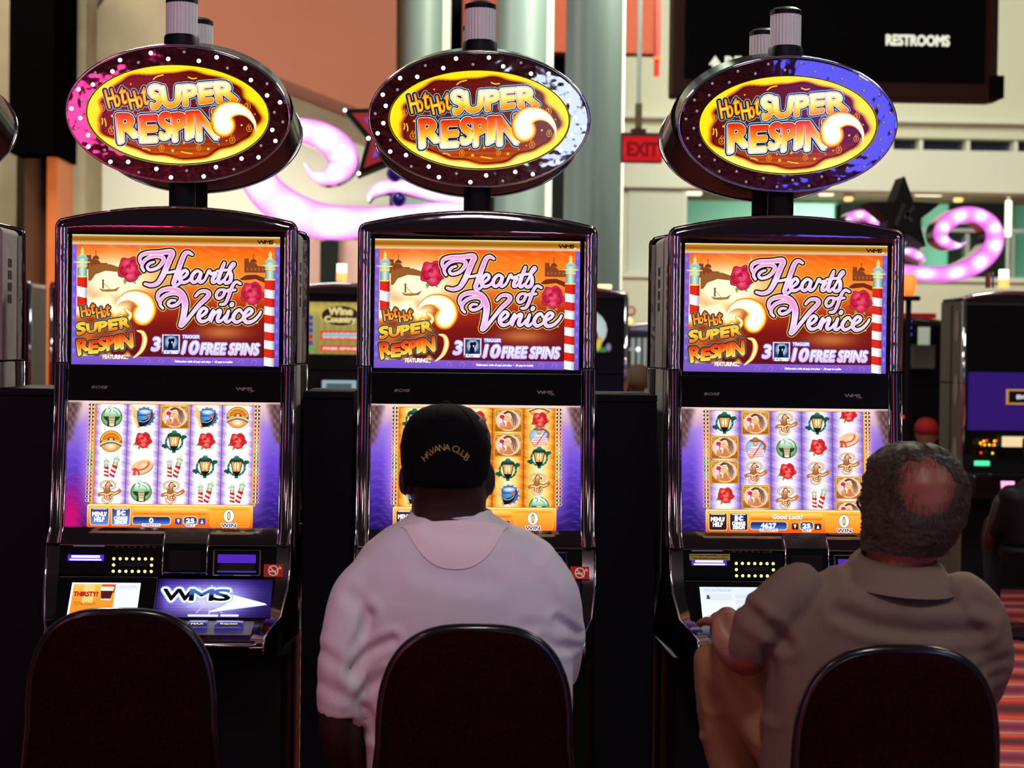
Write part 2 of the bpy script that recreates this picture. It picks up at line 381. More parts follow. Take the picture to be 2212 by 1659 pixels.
def sign_art(p):
    cx, cy, rx, ry = 1095.0, 642.0, 706.0, 381.0
    def bg(x, y):
        u, v = (x-cx)/rx, (y-cy)/ry; r = math.hypot(u, v); t = math.atan2(v, u)
        e = 0.885+0.03*math.sin(5*t+0.6)+0.022*math.sin(9*t+2.0)+0.012*math.sin(17*t)
        core = mixc((104, 18, 6), (214, 92, 12), sst(0.15, 0.95, v))
        core = mixc(core, (125, 30, 6), 0.5*sst(0.25, 0.0, abs(v+0.25)))
        ln = 0.5+0.5*math.sin(y/19.0*PI); core = mixc(core, (70, 8, 2), 0.28*ln)
        edge = mixc((255, 226, 22), (255, 240, 120), sst(0.2, 0.9, v))
        d = r-e
        if d < -0.055: return core
        if d < -0.025: return mixc(core, (60, 5, 0), sst(-0.055, -0.025, d))
        if d < 0.01: return mixc((60, 5, 0), (255, 130, 0), sst(-0.025, 0.01, d))
        return mixc((255, 130, 0), edge, sst(0.01, 0.035, d))
    p.up(); nr, na = 46, 132; pts = [(cx, cy)]; fs = []
    for i in range(1, nr+1):
        r = (i/nr)**0.75
        for k in range(na): a = 2*PI*k/na; pts.append((cx+rx*r*math.cos(a), cy+ry*r*math.sin(a)))
    for k in range(na): fs.append([0, 1+k, 1+(k+1) % na])
    for i in range(nr-1):
        for k in range(na): b = 1+i*na; fs.append([b+k, b+na+k, b+na+(k+1) % na, b+(k+1) % na])
    p.raw(pts, fs, [bg(*q) for q in pts])
    for q in ([(912, 372), (940, 350), (992, 336)], [(1182, 350), (1215, 362), (1250, 356)], [(500, 680), (505, 700), (500, 730)], [(520, 682), (530, 715), (528, 742)], [(1112, 930), (1150, 938), (1200, 944)], [(810, 910), (840, 912), (870, 925)]):
        p.stroke(catmull(q, 4), [10]*8+[5], (255, 190, 50), cap=5)
    for x, y, r in ((580, 660, 10), (735, 412, 7), (1045, 922, 13), (1135, 862, 10), (1020, 872, 8), (1325, 905, 12), (1470, 838, 7), (1590, 715, 9), (1695, 628, 6), (1410, 868, 6)):
        p.ell(x, y, r, r, (255, 225, 110), (240, 120, 10))
    for x, y, k in ((507, 595, 1.0), (572, 768, 1.15), (1640, 560, 1.1), (1648, 735, 1.0), (1515, 825, 1.1), (958, 900, 1.0), (1250, 892, 0.9)): dollar(p, x, y, k)
    HQ = [[(528, 462), (588, 450), (622, 588), (560, 600)], [(596, 500), (640, 494), (652, 582), (612, 590)], [(640, 440), (694, 436), (700, 560), (660, 578)],
          [(698, 476), (762, 462), (792, 598), (730, 606)], [(770, 508), (812, 500), (826, 586), (786, 594)], [(808, 438), (868, 430), (866, 560), (830, 582)]]
    letters(p, 'HotHot', HQ, HOTF, ((44, (110, 190, 220)), (34, (30, 10, 8)), (12, (220, 110, 10))))
    SQ = [[(868, 424), (962, 412), (968, 560), (900, 612)], [(962, 432), (1122, 420), (1106, 570), (990, 586)], [(1136, 418), (1246, 410), (1236, 545), (1148, 566)],
          [(1262, 404), (1370, 394), (1364, 532), (1270, 548)], [(1384, 392), (1530, 378), (1556, 516), (1408, 536)]]
    letters(p, 'SUPER', SQ, FIRE, ((62, (130, 208, 246)), (52, (12, 16, 34)), (34, (255, 250, 238)), (25, (205, 75, 10)))); boldfill(p, 'SUPER', SQ, FIRE, 18)
    RQ = [[(622, 650), (782, 634), (778, 806), (632, 866)], [(800, 662), (930, 652), (920, 848), (800, 856)], [(952, 636), (1034, 624), (1040, 808), (960, 842)],
          [(1050, 640), (1150, 626), (1140, 812), (1060, 846)], [(1166, 624), (1216, 616), (1214, 798), (1160, 828)], [(1236, 618), (1396, 596), (1404, 818), (1246, 834)]]
    letters(p, 'RESPIN', RQ, RESP, ((70, (130, 208, 246)), (60, (12, 16, 34)), (38, (255, 246, 228)), (29, (190, 50, 5)))); boldfill(p, 'RESPIN', RQ, RESP, 22)
    fireball(p, [(1700, 790), (1694, 700), (1640, 622), (1560, 588), (1480, 604), (1440, 660), (1450, 715)], [3, 22, 50, 84, 118, 140, 150])
def fireball(p, path, wd):
    c = catmull(path, 7); W = [q[0] for q in catmull([(x, 0) for x in wd], 7)]
    for k, colr in ((1.28, (235, 95, 5)), (1.14, (255, 190, 40)), (0.98, (255, 240, 150)), (0.8, (255, 255, 245))):
        p.stroke(c, [x*k for x in W], colr, cap=20)
def wms(p, x0, y0, x1, y1, c, arrow, outl=None, bold=0.0):
    "the maker's word mark with its arrow"
    h = y1-y0; w_ = x1-x0
    for ch, a, b in (('W', 0.0, 0.42), ('M', 0.385, 0.665), ('S', 0.665, 0.86)):
        o = (outl,) if outl else ()
        p.glyphq(ch, [(x0+a*w_, y0), (x0+b*w_, y0), (x0+b*w_, y0+h*0.62), (x0+a*w_, y0+h*0.62)], c, o+((bold or h*0.09, c),))
    p.poly([(x0+0.80*w_, y0+h*0.42), (x1, y0+h*0.72), (x0+0.66*w_, y1), (x0+0.86*w_, y0+h*0.70)], arrow)
def rose(p, x, y, r, leaves=True, tone=0):
    A = ((205, 35, 75), (235, 90, 120), (150, 15, 50)) if tone == 0 else ((225, 50, 50), (250, 130, 120), (165, 20, 30))
    if leaves:
        for a, l in ((150, 1.55), (115, 1.5), (60, 1.35)) if tone else ((165, 1.2), (70, 1.35), (110, 1.45)):
            t = math.radians(a); dx, dy = math.cos(t), math.sin(t)
            p.poly([(x+dx*r*0.5-dy*r*.16, y+dy*r*.5+dx*r*.16), (x+dx*r*l*.8-dy*r*.22, y+dy*r*l*.8+dx*r*.22), (x+dx*r*l, y+dy*r*l), (x+dx*r*l*.8+dy*r*.1, y+dy*r*l*.8-dx*r*.1), (x+dx*r*.5+dy*r*.16, y+dy*r*.5-dx*r*.16)], [(0, (70, 130, 60)), (1, (150, 175, 90))])
    out = []
    for i in range(40):
        a = 2*PI*i/40; k = 1+0.09*math.sin(5*a+0.6)+0.05*math.sin(8*a); out.append((x+r*k*math.cos(a), y+r*k*math.sin(a)*0.98))
    p.poly([(x+(q[0]-x)*1.07, y+(q[1]-y)*1.07) for q in out], A[2]); p.poly(out, A[0])
    for i in range(5):
        a = 2*PI*i/5+0.35; p.ell(x+0.56*r*math.cos(a), y+0.56*r*math.sin(a), 0.44*r, 0.37*r, A[1] if i % 2 else A[0], A[0] if i % 2 else A[2], rot=math.degrees(a)+90, n=14)
    p.ell(x, y-0.05*r, 0.5*r, 0.46*r, A[1], A[0]); p.ell(x-0.05*r, y-0.08*r, 0.36*r, 0.3*r, A[0], A[2])
    for k in range(3): p.stroke(catmull([(x-(.34-.1*k)*r, y-.05*r), (x-.1*r, y+(.25-.1*k)*r), (x+(.3-.1*k)*r, y-.05*r), (x+.05*r, y-(.32-.1*k)*r)], 4), .06*r, A[1], cap=0)
def striped_pole(p, x0, x1, y0, y1, n, d=14):
    h = (y1-y0)/n
    for i in range(n):
        ya, yb = y0+i*h, y0+(i+1)*h; c = (215, 40, 25) if i % 2 == 0 else (235, 235, 238); k = (150, 20, 15) if i % 2 == 0 else (150, 165, 180)
        e0 = 0 if i == 0 else d; e1 = d
        p.up(); xs = [x0, x0+(x1-x0)*.62, x1]
        p.raw([(xs[0], ya), (xs[1], ya+e0*.8), (xs[2], ya+e0), (xs[0], yb), (xs[1], yb+e1*.8), (xs[2], yb+e1)], [[0, 1, 4, 3], [1, 2, 5, 4]], [c, c, k, c, c, k])
def pole_cap(p, cx, y0, y1, w_):
    "turquoise turned cap with gold rings over a mooring pole"
    h = y1-y0; G1 = (120, 180, 170); G2 = (205, 230, 215); GO = (240, 200, 90)
    def slab(ya, yb, wa, wb, c, c2):
        p.up(); p.raw([(cx-wa, y0+ya*h), (cx, y0+ya*h), (cx+wa, y0+ya*h), (cx-wb, y0+yb*h), (cx, y0+yb*h), (cx+wb, y0+yb*h)], [[0, 1, 4, 3], [1, 2, 5, 4]], [c, c2, c, c, c2, c])
    slab(0.66, 0.98, w_*.92, w_*.92, (70, 130, 130), G2); slab(0.5, 0.6, w_*.98, w_*1.0, G1, G2); slab(0.36, 0.47, w_*1.25, w_*1.05, (90, 150, 145), G2)
    p.poly([(cx-w_*.25, y0+.2*h), (cx+w_*.25, y0+.2*h), (cx+w_*.55, y0+.28*h), (cx+w_*1.25, y0+.37*h), (cx-w_*1.25, y0+.37*h), (cx-w_*.55, y0+.28*h)], [(0, G2), (1, G1)])
    for ya, wd, th in ((.49, 1.65, .06), (.62, 1.1, .05), (.97, 1.1, .05)): p.ell(cx, y0+ya*h, w_*wd, h*th*.55, (255, 230, 150), GO, n=14)
    for ya, r in ((.18, .3), (.12, .38), (.06, .24), (.0, .12)): p.ell(cx, y0+ya*h, w_*r, w_*r*.85, (255, 235, 160), GO, n=10)
SCRIPT = [  # strokes of the title, traced: (points x, y, width)
    [(900,508,8),(868,520,14),(848,545,16),(868,570,18),(925,555,22),(965,515,26),(975,478,30),(930,462,26),(862,474,24),(818,510,22),(806,548,18),(822,578,14)],
    [(806,530,16),(790,500,20),(798,462,26),(850,440,30),(940,436,36),(1040,430,44),(1022,490,44),(994,560,44),(966,620,40),(930,672,32),(880,690,24),(832,680,16)],
    [(1200,446,14),(1168,430,24),(1138,448,34),(1112,510,38),(1088,580,38),(1066,640,36),(1056,676,30),(1085,684,16),(1118,655,12)],
    [(968,584,10),(1020,588,14),(1096,570,14)],
    [(1112,640,12),(1150,612,16),(1164,586,18),(1142,570,20),(1112,600,24),(1104,640,26),(1128,664,22),(1166,654,14),(1194,626,10)],
    [(1268,584,14),(1236,574,20),(1204,606,24),(1196,646,24),(1220,662,20),(1250,634,18),(1272,584,24),(1258,632,26),(1264,660,22),(1290,650,14),(1310,622,10)],
    [(1306,628,10),(1334,572,20),(1348,594,18),(1384,590,26),(1362,636,24),(1364,660,22),(1388,652,14),(1408,626,10)],
    [(1452,508,16),(1440,540,26),(1418,600,28),(1406,644,26),(1420,664,20),(1450,640,12)], [(1396,572,10),(1440,566,14),(1480,562,12)],
    [(1448,650,10),(1500,560,14),(1530,520,20),(1518,512,14),(1492,556,18),(1506,600,26),(1500,648,26),(1468,664,22),(1448,644,14)],
    [(1448,716,10),(1414,722,16),(1392,756,18),(1404,784,16),(1436,774,16),(1456,738,16),(1448,716,12),(1470,722,10),(1500,712,8)],
    [(1580,668,14),(1548,654,16),(1522,680,20),(1502,730,22),(1482,786,22),(1458,826,18),(1424,832,12)], [(1462,730,8),(1500,724,12),(1542,716,8)],
    [(1070,806,8),(1036,806,14),(1014,828,16),(1036,850,18),(1082,836,22),(1112,800,24),(1106,764,24),(1058,750,24),(996,766,24),(956,804,24),(952,842,18),(974,868,12)],
    [(954,830,14),(932,790,22),(944,744,28),(1000,718,34),(1068,720,42),(1118,752,52),(1146,820,54),(1140,900,50),(1126,966,44),(1114,1000,34),(1142,985,22),(1196,916,24),(1260,836,30),(1314,784,34),(1334,750,32),(1308,730,26),(1262,736,20),(1228,770,12)],
    [(1262,934,12),(1306,902,18),(1318,876,18),(1292,862,20),(1262,894,24),(1252,934,28),(1276,966,24),(1318,956,14),(1346,926,10)],
    [(1340,928,10),(1372,878,20),(1360,926,26),(1346,966,24),(1366,922,16),(1410,880,18),(1424,890,24),(1404,944,26),(1412,966,20),(1440,952,12),(1462,922,10)],
    [(1490,882,18),(1474,928,26),(1466,956,24),(1484,968,18),(1512,946,10)], [(1512,836,30),(1518,828,30)],
    [(1596,896,14),(1576,872,20),(1544,894,24),(1526,936,26),(1546,968,22),(1584,954,14),(1612,926,10)],
    [(1616,930,12),(1662,900,18),(1676,876,18),(1650,864,20),(1620,894,24),(1610,936,28),(1634,968,26),(1684,956,20),(1726,916,14),(1744,884,10)],
]
def upper_art(p):
    X0, Y0, X1, Y1 = 256, 300, 1888, 1312
    def bg(x, y):
        if y < 376:
            return ramp([(0, (250, 240, 190)), (.08, (235, 190, 90)), (.2, (170, 110, 25)), (.55, (150, 92, 15)), (.8, (225, 170, 70)), (.9, (255, 240, 180)), (1, (120, 90, 190))], (y-300)/76)
        c = ramp([(0, (228, 84, 12)), (.12, (245, 120, 25)), (.3, (240, 140, 50)), (.42, (215, 95, 35)), (.55, (165, 40, 15)), (.72, (120, 18, 14)), (1, (92, 14, 22))], (y-376)/870.0)
        g = math.exp(-(((x-600)/290.0)**2+((y-650)/170.0)**2)); c = mixc(c, (255, 248, 205), min(1, g*1.35))
        g = math.exp(-(((x-1440)/190.0)**2+((y-1050)/55.0)**2)); c = mixc(c, (215, 140, 70), g*.7)
        n = math.sin(x/37.0+2*math.sin(y/19.0))*math.sin(y/23.0+1.5*math.sin(x/61.0)); c = mixc(c, (255, 190, 90), max(0, n)*.22*sst(560, 400, y))
        f = math.exp(-(((x-430)/330.0)**2+((y-960)/215.0)**2)); f = sst(.34, .62, f+0.07*math.sin(x/33.0+y/47.0)); c = mixc(c, (255, 196, 60), f)
        wv = 18*math.sin(x/26.0)+10*math.sin(x/11.0+1); c = mixc(c, mixc((150, 52, 8), (205, 96, 16), .5+.5*math.sin(x/40.0+y/30.0)), f*sst(900, 960, y+wv*.5)*sst(1275, 1215, y+wv*.6))
        c = mixc(c, (255, 255, 222), f*sst(930, 870, y+wv)*.92); c = mixc(c, (255, 205, 80), sst(.25, .5, math.exp(-(((x-400)/400.0)**2)))*sst(1215, 1270, y+wv)*sst(860, 700, x))
        return c
    p.grid(X0, Y0, X1, Y1, 150, 100, bg)
    for a in ((400, 460), (1900-262, 470)):
        x, y = a; B = (128, 62, 28); D = (105, 45, 22)
        p.poly([(x-30, y+110), (x-30, y), (x+6, y), (x+6, y+30), (x+60, y+36), (x+80, y+60), (x+130, y+60), (x+170, y+110)], B)
        p.ell(x+42, y+32, 27, 30, D, B, a0=180, a1=360, n=10); p.stroke([(x+42, y+5), (x+42, y-34)], 5, D)
        for k in range(5): p.rect(x-10+k*30, y+72, x+2+k*30, y+96, (165, 92, 45))
    br = [(384, 660), (384, 560), (470, 528), (560, 530), (650, 560), (700, 600), (690, 640), (620, 590), (520, 580), (440, 610), (405, 660)]
    p.poly(br, (146, 88, 40)); br2 = [(1560, 640), (1620, 600), (1700, 596), (1770, 620), (1770, 660), (1700, 630), (1620, 640)]; p.poly(br2, (110, 40, 22))
    p.poly([(470, 716), (500, 726), (590, 722), (632, 700), (610, 738), (540, 746), (490, 742)], (165, 115, 55)); p.stroke([(500, 715), (500, 668)], 14, (130, 85, 40)); p.ell(500, 658, 9, 10, (130, 85, 40)); p.stroke([(508, 678), (550, 722)], 4, (130, 85, 40))
    for k in range(8):
        a = PI*k/4; l = 44 if k % 2 == 0 else 24; p.poly([(790-5*math.sin(a), 440+5*math.cos(a)), (790+l*math.cos(a), 440+l*math.sin(a)), (790+5*math.sin(a), 440-5*math.cos(a))], (255, 245, 205))
    # purple borders
    p.rect(X0, 380, 292, Y1, [(0, (126, 92, 190)), (1, (110, 84, 200))]); p.rect(1850, 380, X1, Y1, [(0, (120, 92, 195)), (1, (104, 84, 205))])
    p.rect(X0, 1246, X1, Y1, [(0, (128, 88, 196)), (1, (112, 78, 190))])
    for k in range(10):
        x = 830+k*105; p.stroke(catmull([(x, 1290), (x+20, 1262), (x+45, 1276), (x+30, 1296)], 4), 5, (150, 116, 210), cap=0)
        yy = 430+k*86; p.poly([(1868, yy-24), (1882, yy), (1868, yy+24), (1856, yy)], (140, 112, 212)); p.poly([(272, yy-24), (286, yy), (272, yy+24), (260, yy)], (140, 112, 212))
    striped_pole(p, 298, 376, 622, 860, 3); pole_cap(p, 336, 400, 636, 40)
    striped_pole(p, 1770, 1850, 640, 1304, 10, 10); pole_cap(p, 1812, 412, 640, 41)
    # flames lower left
    for k, c in ((1.3, (240, 120, 20)), (1.0, (255, 205, 80)), (.55, (255, 250, 210))):
        q = catmull([(745, 1255), (805, 1200), (832, 1120), (815, 1060), (770, 1045)], 6); n = len(q); p.stroke(q, [k*(8+26*math.sin(PI*i/(n-1))) for i in range(n)], c, cap=8)
        q = catmull([(640, 930), (690, 960), (720, 920), (680, 880)], 5); p.stroke(q, 24*k, c, cap=8)
    fireball(p, [(590, 885), (625, 820), (690, 780), (760, 782), (822, 820), (838, 880), (815, 920)], [4, 26, 60, 90, 118, 132, 136])
    HQ = [[(325, 862), (368, 852), (380, 932), (338, 944)], [(374, 884), (406, 878), (408, 930), (382, 936)], [(404, 842), (440, 836), (436, 914), (414, 924)],
          [(446, 872), (490, 864), (500, 944), (458, 954)], [(496, 892), (526, 886), (528, 940), (504, 946)], [(522, 852), (558, 848), (554, 926), (534, 938)]]
    letters(p, 'HotHot', HQ, [(0, (225, 80, 15)), (.6, (250, 160, 50)), (1, (255, 215, 120))], ((30, (90, 130, 130)), (22, (40, 16, 10)), (8, (235, 130, 40))))
    SQ = [[(296, 996), (366, 984), (364, 1064), (306, 1088)], [(376, 1000), (458, 986), (446, 1056), (386, 1066)], [(466, 984), (536, 972), (524, 1048), (472, 1058)],
          [(548, 968), (622, 956), (612, 1034), (552, 1044)], [(632, 954), (706, 940), (712, 1014), (640, 1028)]]
    letters(p, 'SUPER', SQ, [(0, (255, 190, 60)), (.5, (255, 205, 70)), (1, (240, 110, 10))], ((38, (80, 130, 130)), (28, (20, 22, 26)))); boldfill(p, 'SUPER', SQ, [(0, (255, 190, 60)), (.5, (255, 205, 70)), (1, (240, 110, 10))], 15)
    RQ = [[(300, 1124), (390, 1110), (386, 1194), (318, 1240)], [(402, 1134), (466, 1126), (462, 1216), (398, 1222)], [(476, 1108), (526, 1096), (530, 1184), (476, 1208)],
          [(538, 1104), (594, 1090), (584, 1184), (540, 1200)], [(604, 1090), (632, 1082), (634, 1174), (602, 1190)], [(644, 1080), (732, 1062), (738, 1172), (650, 1186)]]
    letters(p, 'RESPIN', RQ, [(0, (205, 50, 15)), (.5, (245, 120, 20)), (1, (255, 215, 90))], ((42, (80, 130, 130)), (32, (20, 22, 26)))); boldfill(p, 'RESPIN', RQ, [(0, (205, 50, 15)), (.5, (245, 120, 20)), (1, (255, 215, 90))], 18)
    p.text('FEATURING...', 505, 1234, 702, 1266, (255, 245, 235), ((9, (120, 40, 15)), (4, (255, 245, 235))), 0.1)
    # roses and title
    rose(p, 716, 566, 92); rose(p, 1672, 742, 84)
    S = [catmull(q, 6) for q in SCRIPT]
    def lay(extra, c, k=1.0):
        p.up()
        for q in S: p.stroke([(a[0], a[1]) for a in q], [max(2, a[2]*k*.76+extra) for a in q], c, up=False, cap=10)
    p.up(); lay(44, (240, 205, 90)); lay(34, (22, 12, 30)); lay(11, (245, 240, 250)); lay(6, (176, 112, 205))
    def pk(x, y):
        t = (y-430)/250.0 if y < 700 and x < 1620 and not (y > 690 and x < 1400) else (y-700)/300.0
        return ramp([(0, (248, 160, 205)), (.35, (240, 150, 208)), (.62, (255, 215, 240)), (1, (225, 170, 235))], t)
    lay(3, (255, 240, 250)); lay(-3, pk)
    p.text('TM', 1706, 968, 1722, 980, (255, 255, 255))
    # bonus line
    E = ((20, (118, 96, 205)), (13, (245, 245, 255)), (6, (40, 60, 150)))
    T2 = [(0, (255, 255, 255)), (.55, (225, 215, 255)), (1, (250, 180, 225))]
    p.text('3', 888, 1096, 944, 1198, T2, ((26, (118, 96, 205)), (16, (245, 245, 255)), (10, (40, 60, 150)), (5, (250, 240, 255))), .15)
    p.rect(966, 1068, 1112, 1220, (110, 90, 200)); p.rect(970, 1072, 1108, 1204, (235, 215, 165)); p.rect(980, 1080, 1098, 1200, (35, 55, 110)); p.ell(1040, 1130, 50, 55, (235, 245, 255), (70, 110, 170))
    p.poly([(1010, 1200), (1018, 1150), (1028, 1118), (1036, 1104), (1052, 1100), (1064, 1112), (1064, 1128), (1052, 1150), (1058, 1200)], (12, 16, 32)); p.ell(1030, 1118, 13, 16, (12, 16, 32)); p.ell(1056, 1114, 12, 15, (12, 16, 32)); p.poly([(1040, 1130), (1047, 1122), (1054, 1130), (1047, 1146)], (190, 215, 240))
    p.text('SCATTERED', 984, 1196, 1096, 1220, (250, 250, 255), ((10, (60, 90, 190)), (4, (250, 250, 255))), .1)
    p.text('TRIGGER', 1128, 1074, 1262, 1098, (250, 250, 255), ((16, (118, 96, 205)), (8, (70, 90, 190)), (3, (250, 250, 255))), .15)
    p.text('10', 1126, 1122, 1246, 1220, T2, ((26, (118, 96, 205)), (17, (245, 245, 255)), (11, (40, 60, 150)), (6, (240, 225, 255))), .2)
    p.text('FREE SPINS', 1272, 1136, 1722, 1220, T2, ((26, (118, 96, 205)), (17, (245, 245, 255)), (11, (40, 60, 150)), (6, (240, 225, 255))), .18)
    p.text('Malfunction voids all pays and plays  \u2022  All pays in credits', 1070, 1272, 1524, 1292, (245, 240, 255), ((2.5, (245, 240, 255)),))
    wms(p, 1712, 328, 1862, 372, (20, 12, 8), (240, 215, 160))
# ---- reel symbols, drawn in a cell of about +-1
def sym(p, kind, cx, cy, k):
    old = p.T; p.T = lambda x, y: (cx+x*k, cy+y*k)
    if kind == 'lantern':
        dk = (12, 48, 42); g = (25, 105, 85)
        p.ell(0, .02, .74, .74, g, dk, inner=.78, n=26)
        for i in range(14): a = 2*PI*i/14; p.ell(.66*math.cos(a), .02+.66*math.sin(a), .1, .1, (90, 190, 150), g, n=7)
        for sx, yy in ((-1, .34), (1, -.42)): p.ell(sx*.84, yy, .17, .15, (40, 120, 100), dk, n=9); p.ell(sx*.7, yy+.05, .14, .2, g, dk, n=9)
        p.poly([(-.5, -.48), (.5, -.48), (.3, .5), (-.3, .5)], dk); p.poly([(-.42, -.42), (.42, -.42), (.26, .36), (-.26, .36)], [(0, (235, 150, 60)), (.5, (255, 225, 150)), (1, (240, 160, 80))]); p.ell(0, -.08, .2, .34, (255, 255, 235), (255, 225, 150), n=14)
        p.stroke([(0, -.42), (0, .36)], .05, (120, 80, 30), cap=0)
        p.poly([(-.6, -.48), (-.45, -.7), (-.22, -.78), (-.14, -.95), (.14, -.95), (.22, -.78), (.45, -.7), (.6, -.48)], [(0, (60, 150, 125)), (1, dk)])
        p.poly([(-.34, .36), (.34, .36), (.16, .66), (.1, .78), (-.1, .78), (-.16, .66)], (8, 22, 22)); p.ell(0, .84, .16, .1, (50, 130, 110), dk, n=10)
    elif kind == 'rose': rose(p, .06, -.12, .62, True, 1)
    elif kind == 'lady':
        p.rect(-1.16, -.97, 1.16, .97, (205, 130, 30)); p.rect(-1.08, -.9, 1.08, .9, [(0, (245, 200, 90)), (1, (190, 110, 25))])
        for sx in (-1, 1):
            for sy in (-1, 1): p.stroke([(sx*.98, sy*.35), (sx*.98, sy*.8), (sx*.5, sy*.8)], .07, (110, 60, 10), cap=0); p.stroke([(sx*.86, sy*.5), (sx*.86, sy*.7), (sx*.66, sy*.7)], .05, (90, 50, 10), cap=0)
        p.ell(0, 0, 1.02, .9, (255, 235, 150), (220, 150, 40), n=28, inner=.9); p.ell(0, 0, .93, .82, (250, 235, 235), (225, 190, 215), n=28)
        p.poly([(-.12, -.7), (.3, -.72), (.62, -.5), (.8, 0), (.74, .5), (.45, .68), (.3, .2), (.1, -.4)], [(0, (105, 75, 55)), (.6, (180, 140, 105)), (1, (235, 205, 150))])
        for q in ([(.4, -.5), (.6, 0), (.55, .5)], [(.25, -.55), (.46, -.05), (.42, .45)]): p.stroke(catmull(q, 4), .05, (90, 62, 45), cap=0)
        p.poly([(-.42, -.38), (-.32, -.5), (-.1, -.62), (.15, -.6), (.3, -.3), (.22, .05), (.36, .45), (.5, .62), (.2, .78), (-.25, .76), (-.5, .6), (-.16, .45), (-.1, .15), (-.2, .02), (-.4, -.02), (-.44, -.14), (-.36, -.22)], [(0, (255, 222, 190)), (.5, (242, 170, 115)), (1, (200, 110, 60))])
        p.poly([(-.7, .62), (-.66, .3), (-.5, .12), (-.28, .16), (-.2, .3), (-.28, .6), (-.45, .76)], [(0, (250, 200, 155)), (1, (200, 115, 65))])
        p.stroke([(-.45, -.2), (-.42, .1), (-.3, .38)], .06, (70, 120, 60)); p.ell(-.5, -.3, .2, .17, (235, 60, 60), (170, 15, 25), n=10); p.poly([(-.3, -.5), (-.42, -.6), (-.1, -.82), (.3, -.76), (.05, -.66)], (95, 62, 50))
        p.stroke(catmull([(-.2, -.3), (-.1, -.26), (.02, -.3)], 3), .035, (120, 60, 40), cap=0); p.stroke(catmull([(-.22, -.4), (-.08, -.46), (.06, -.42)], 3), .03, (150, 90, 60), cap=0); p.ell(-.36, -.08, .07, .05, (205, 60, 70), n=8); p.poly([(-.1, .16), (.1, .1), (.3, .5), (-.05, .6)], (205, 120, 70))
        for xx in (-.58, -.48, -.38, -.28): p.stroke([(xx, .2), (xx-.04, .5)], .025, (170, 90, 50), cap=0)
    elif kind == 'hat':
        p.ell(.03, .1, .92, .56, (120, 55, 35), rot=-20, n=24); p.ell(0, .05, .92, .56, (250, 205, 160), (245, 190, 140), rot=-20, n=24); p.ell(.12, -.06, .56, .33, (255, 226, 185), (235, 170, 115), rot=-22, n=20)
        p.stroke(catmull([(-.55, .2), (-.2, .3), (.25, .16), (.52, -.12), (.5, -.34)], 5), .13, (215, 90, 70)); p.ell(-.55, .28, .2, .16, (225, 85, 70), (185, 55, 45), n=9); p.poly([(-.6, .3), (-.78, .78), (-.62, .72), (-.5, .84), (-.44, .36)], (215, 75, 65)); p.poly([(-.4, .34), (-.22, .8), (-.12, .68), (-.2, .34)], (205, 70, 60))
    elif kind == 'poles':
        p.ell(0, .82, .85, .12, (150, 200, 215), (235, 245, 250), n=16)
        for dx, rot, sc in ((-.3, -1, .84), (.14, 15, 1.0)):
            o2 = p.T; a = math.radians(rot); ca, sa = math.cos(a), math.sin(a)
            p.T = lambda x, y, o2=o2, ca=ca, sa=sa, dx=dx, sc=sc: o2(dx+(x*ca-(y-.8)*sa)*sc, .8+(x*sa+(y-.8)*ca)*sc)
            striped_pole(p, -.22, .22, -.12, .78, 5, .12); pole_cap(p, 0, -.98, -.1, .22); p.T = o2
    elif kind == 'gondola':
        p.ell(.12, 0, .84, .84, (235, 240, 245), (200, 210, 225), n=28)
        for i in range(0, 28, 2): p.ell(.12, 0, .84, .84, (200, 45, 50), n=1, inner=.9, a0=i*360/28, a1=(i+1)*360/28)
        p.ell(.12, 0, .74, .74, (90, 160, 215), (30, 90, 160), n=28); p.ell(.12, -.42, .5, .2, (235, 245, 255), (110, 175, 220), n=16); p.rect(-.45, -.16, .75, -.06, (30, 85, 150))
        p.poly([(-.5, .5), (-.2, .35), (.3, .2), (.6, -.2), (.72, -.5), (.7, 0), (.45, .5), (.1, .78), (-.3, .85)], [(0, (30, 45, 60)), (1, (12, 16, 24))]); p.stroke(catmull([(-.3, .4), (.1, .42), (.45, .2), (.6, -.2)], 4), .06, (190, 190, 170), cap=0); p.ell(.42, -.08, .22, .16, (205, 130, 110), (150, 85, 80), n=10)
        p.poly([(-.98, -.98), (-.7, -.8), (-.5, -.35), (-.5, .1), (-.36, .6), (-.24, .95), (-.4, .95), (-.62, .5), (-.78, .1), (-.9, -.4)], [(0, (250, 215, 130)), (1, (225, 150, 60))])
        for i in range(4): p.rect(-.86+.07*i, .1+.16*i, -.62+.07*i, .2+.16*i, (255, 225, 150))
    elif kind == 'bridge':
        p.ell(0, 0, .9, .9, (120, 75, 20), n=28); p.ell(0, 0, .85, .85, (255, 225, 150), (235, 170, 70), n=28); p.ell(0, -.05, .72, .66, (245, 165, 40), (210, 110, 15), a0=190, a1=350, n=18)
        p.ell(0, .42, .6, .36, (255, 250, 215), (225, 140, 40), n=20)
        for sx in (-1, 1): p.poly([(sx*.2, -.28), (sx*.85, -.02), (sx*.85, .16), (sx*.2, -.06)], (120, 75, 30)); p.poly([(sx*.3, -.2), (sx*.72, -.03), (sx*.72, .06), (sx*.3, -.1)], (250, 185, 70))
        p.rect(-.2, -.36, .2, -.06, (95, 80, 65)); p.rect(-.13, -.28, .13, -.1, (245, 195, 110))
        p.stroke(catmull([(-.98, .3), (-.5, .08), (0, -.02), (.5, .08), (.98, .3)], 5), .15, (205, 195, 175)); p.stroke(catmull([(-.85, .42), (-.45, .2), (0, .12), (.45, .2), (.85, .42)], 5), .08, (75, 60, 50))
    elif kind == 'column':
        p.ell(0, .05, .86, .84, (90, 90, 70), n=26); p.ell(0, .05, .79, .77, (150, 215, 140), (85, 170, 90), n=26)
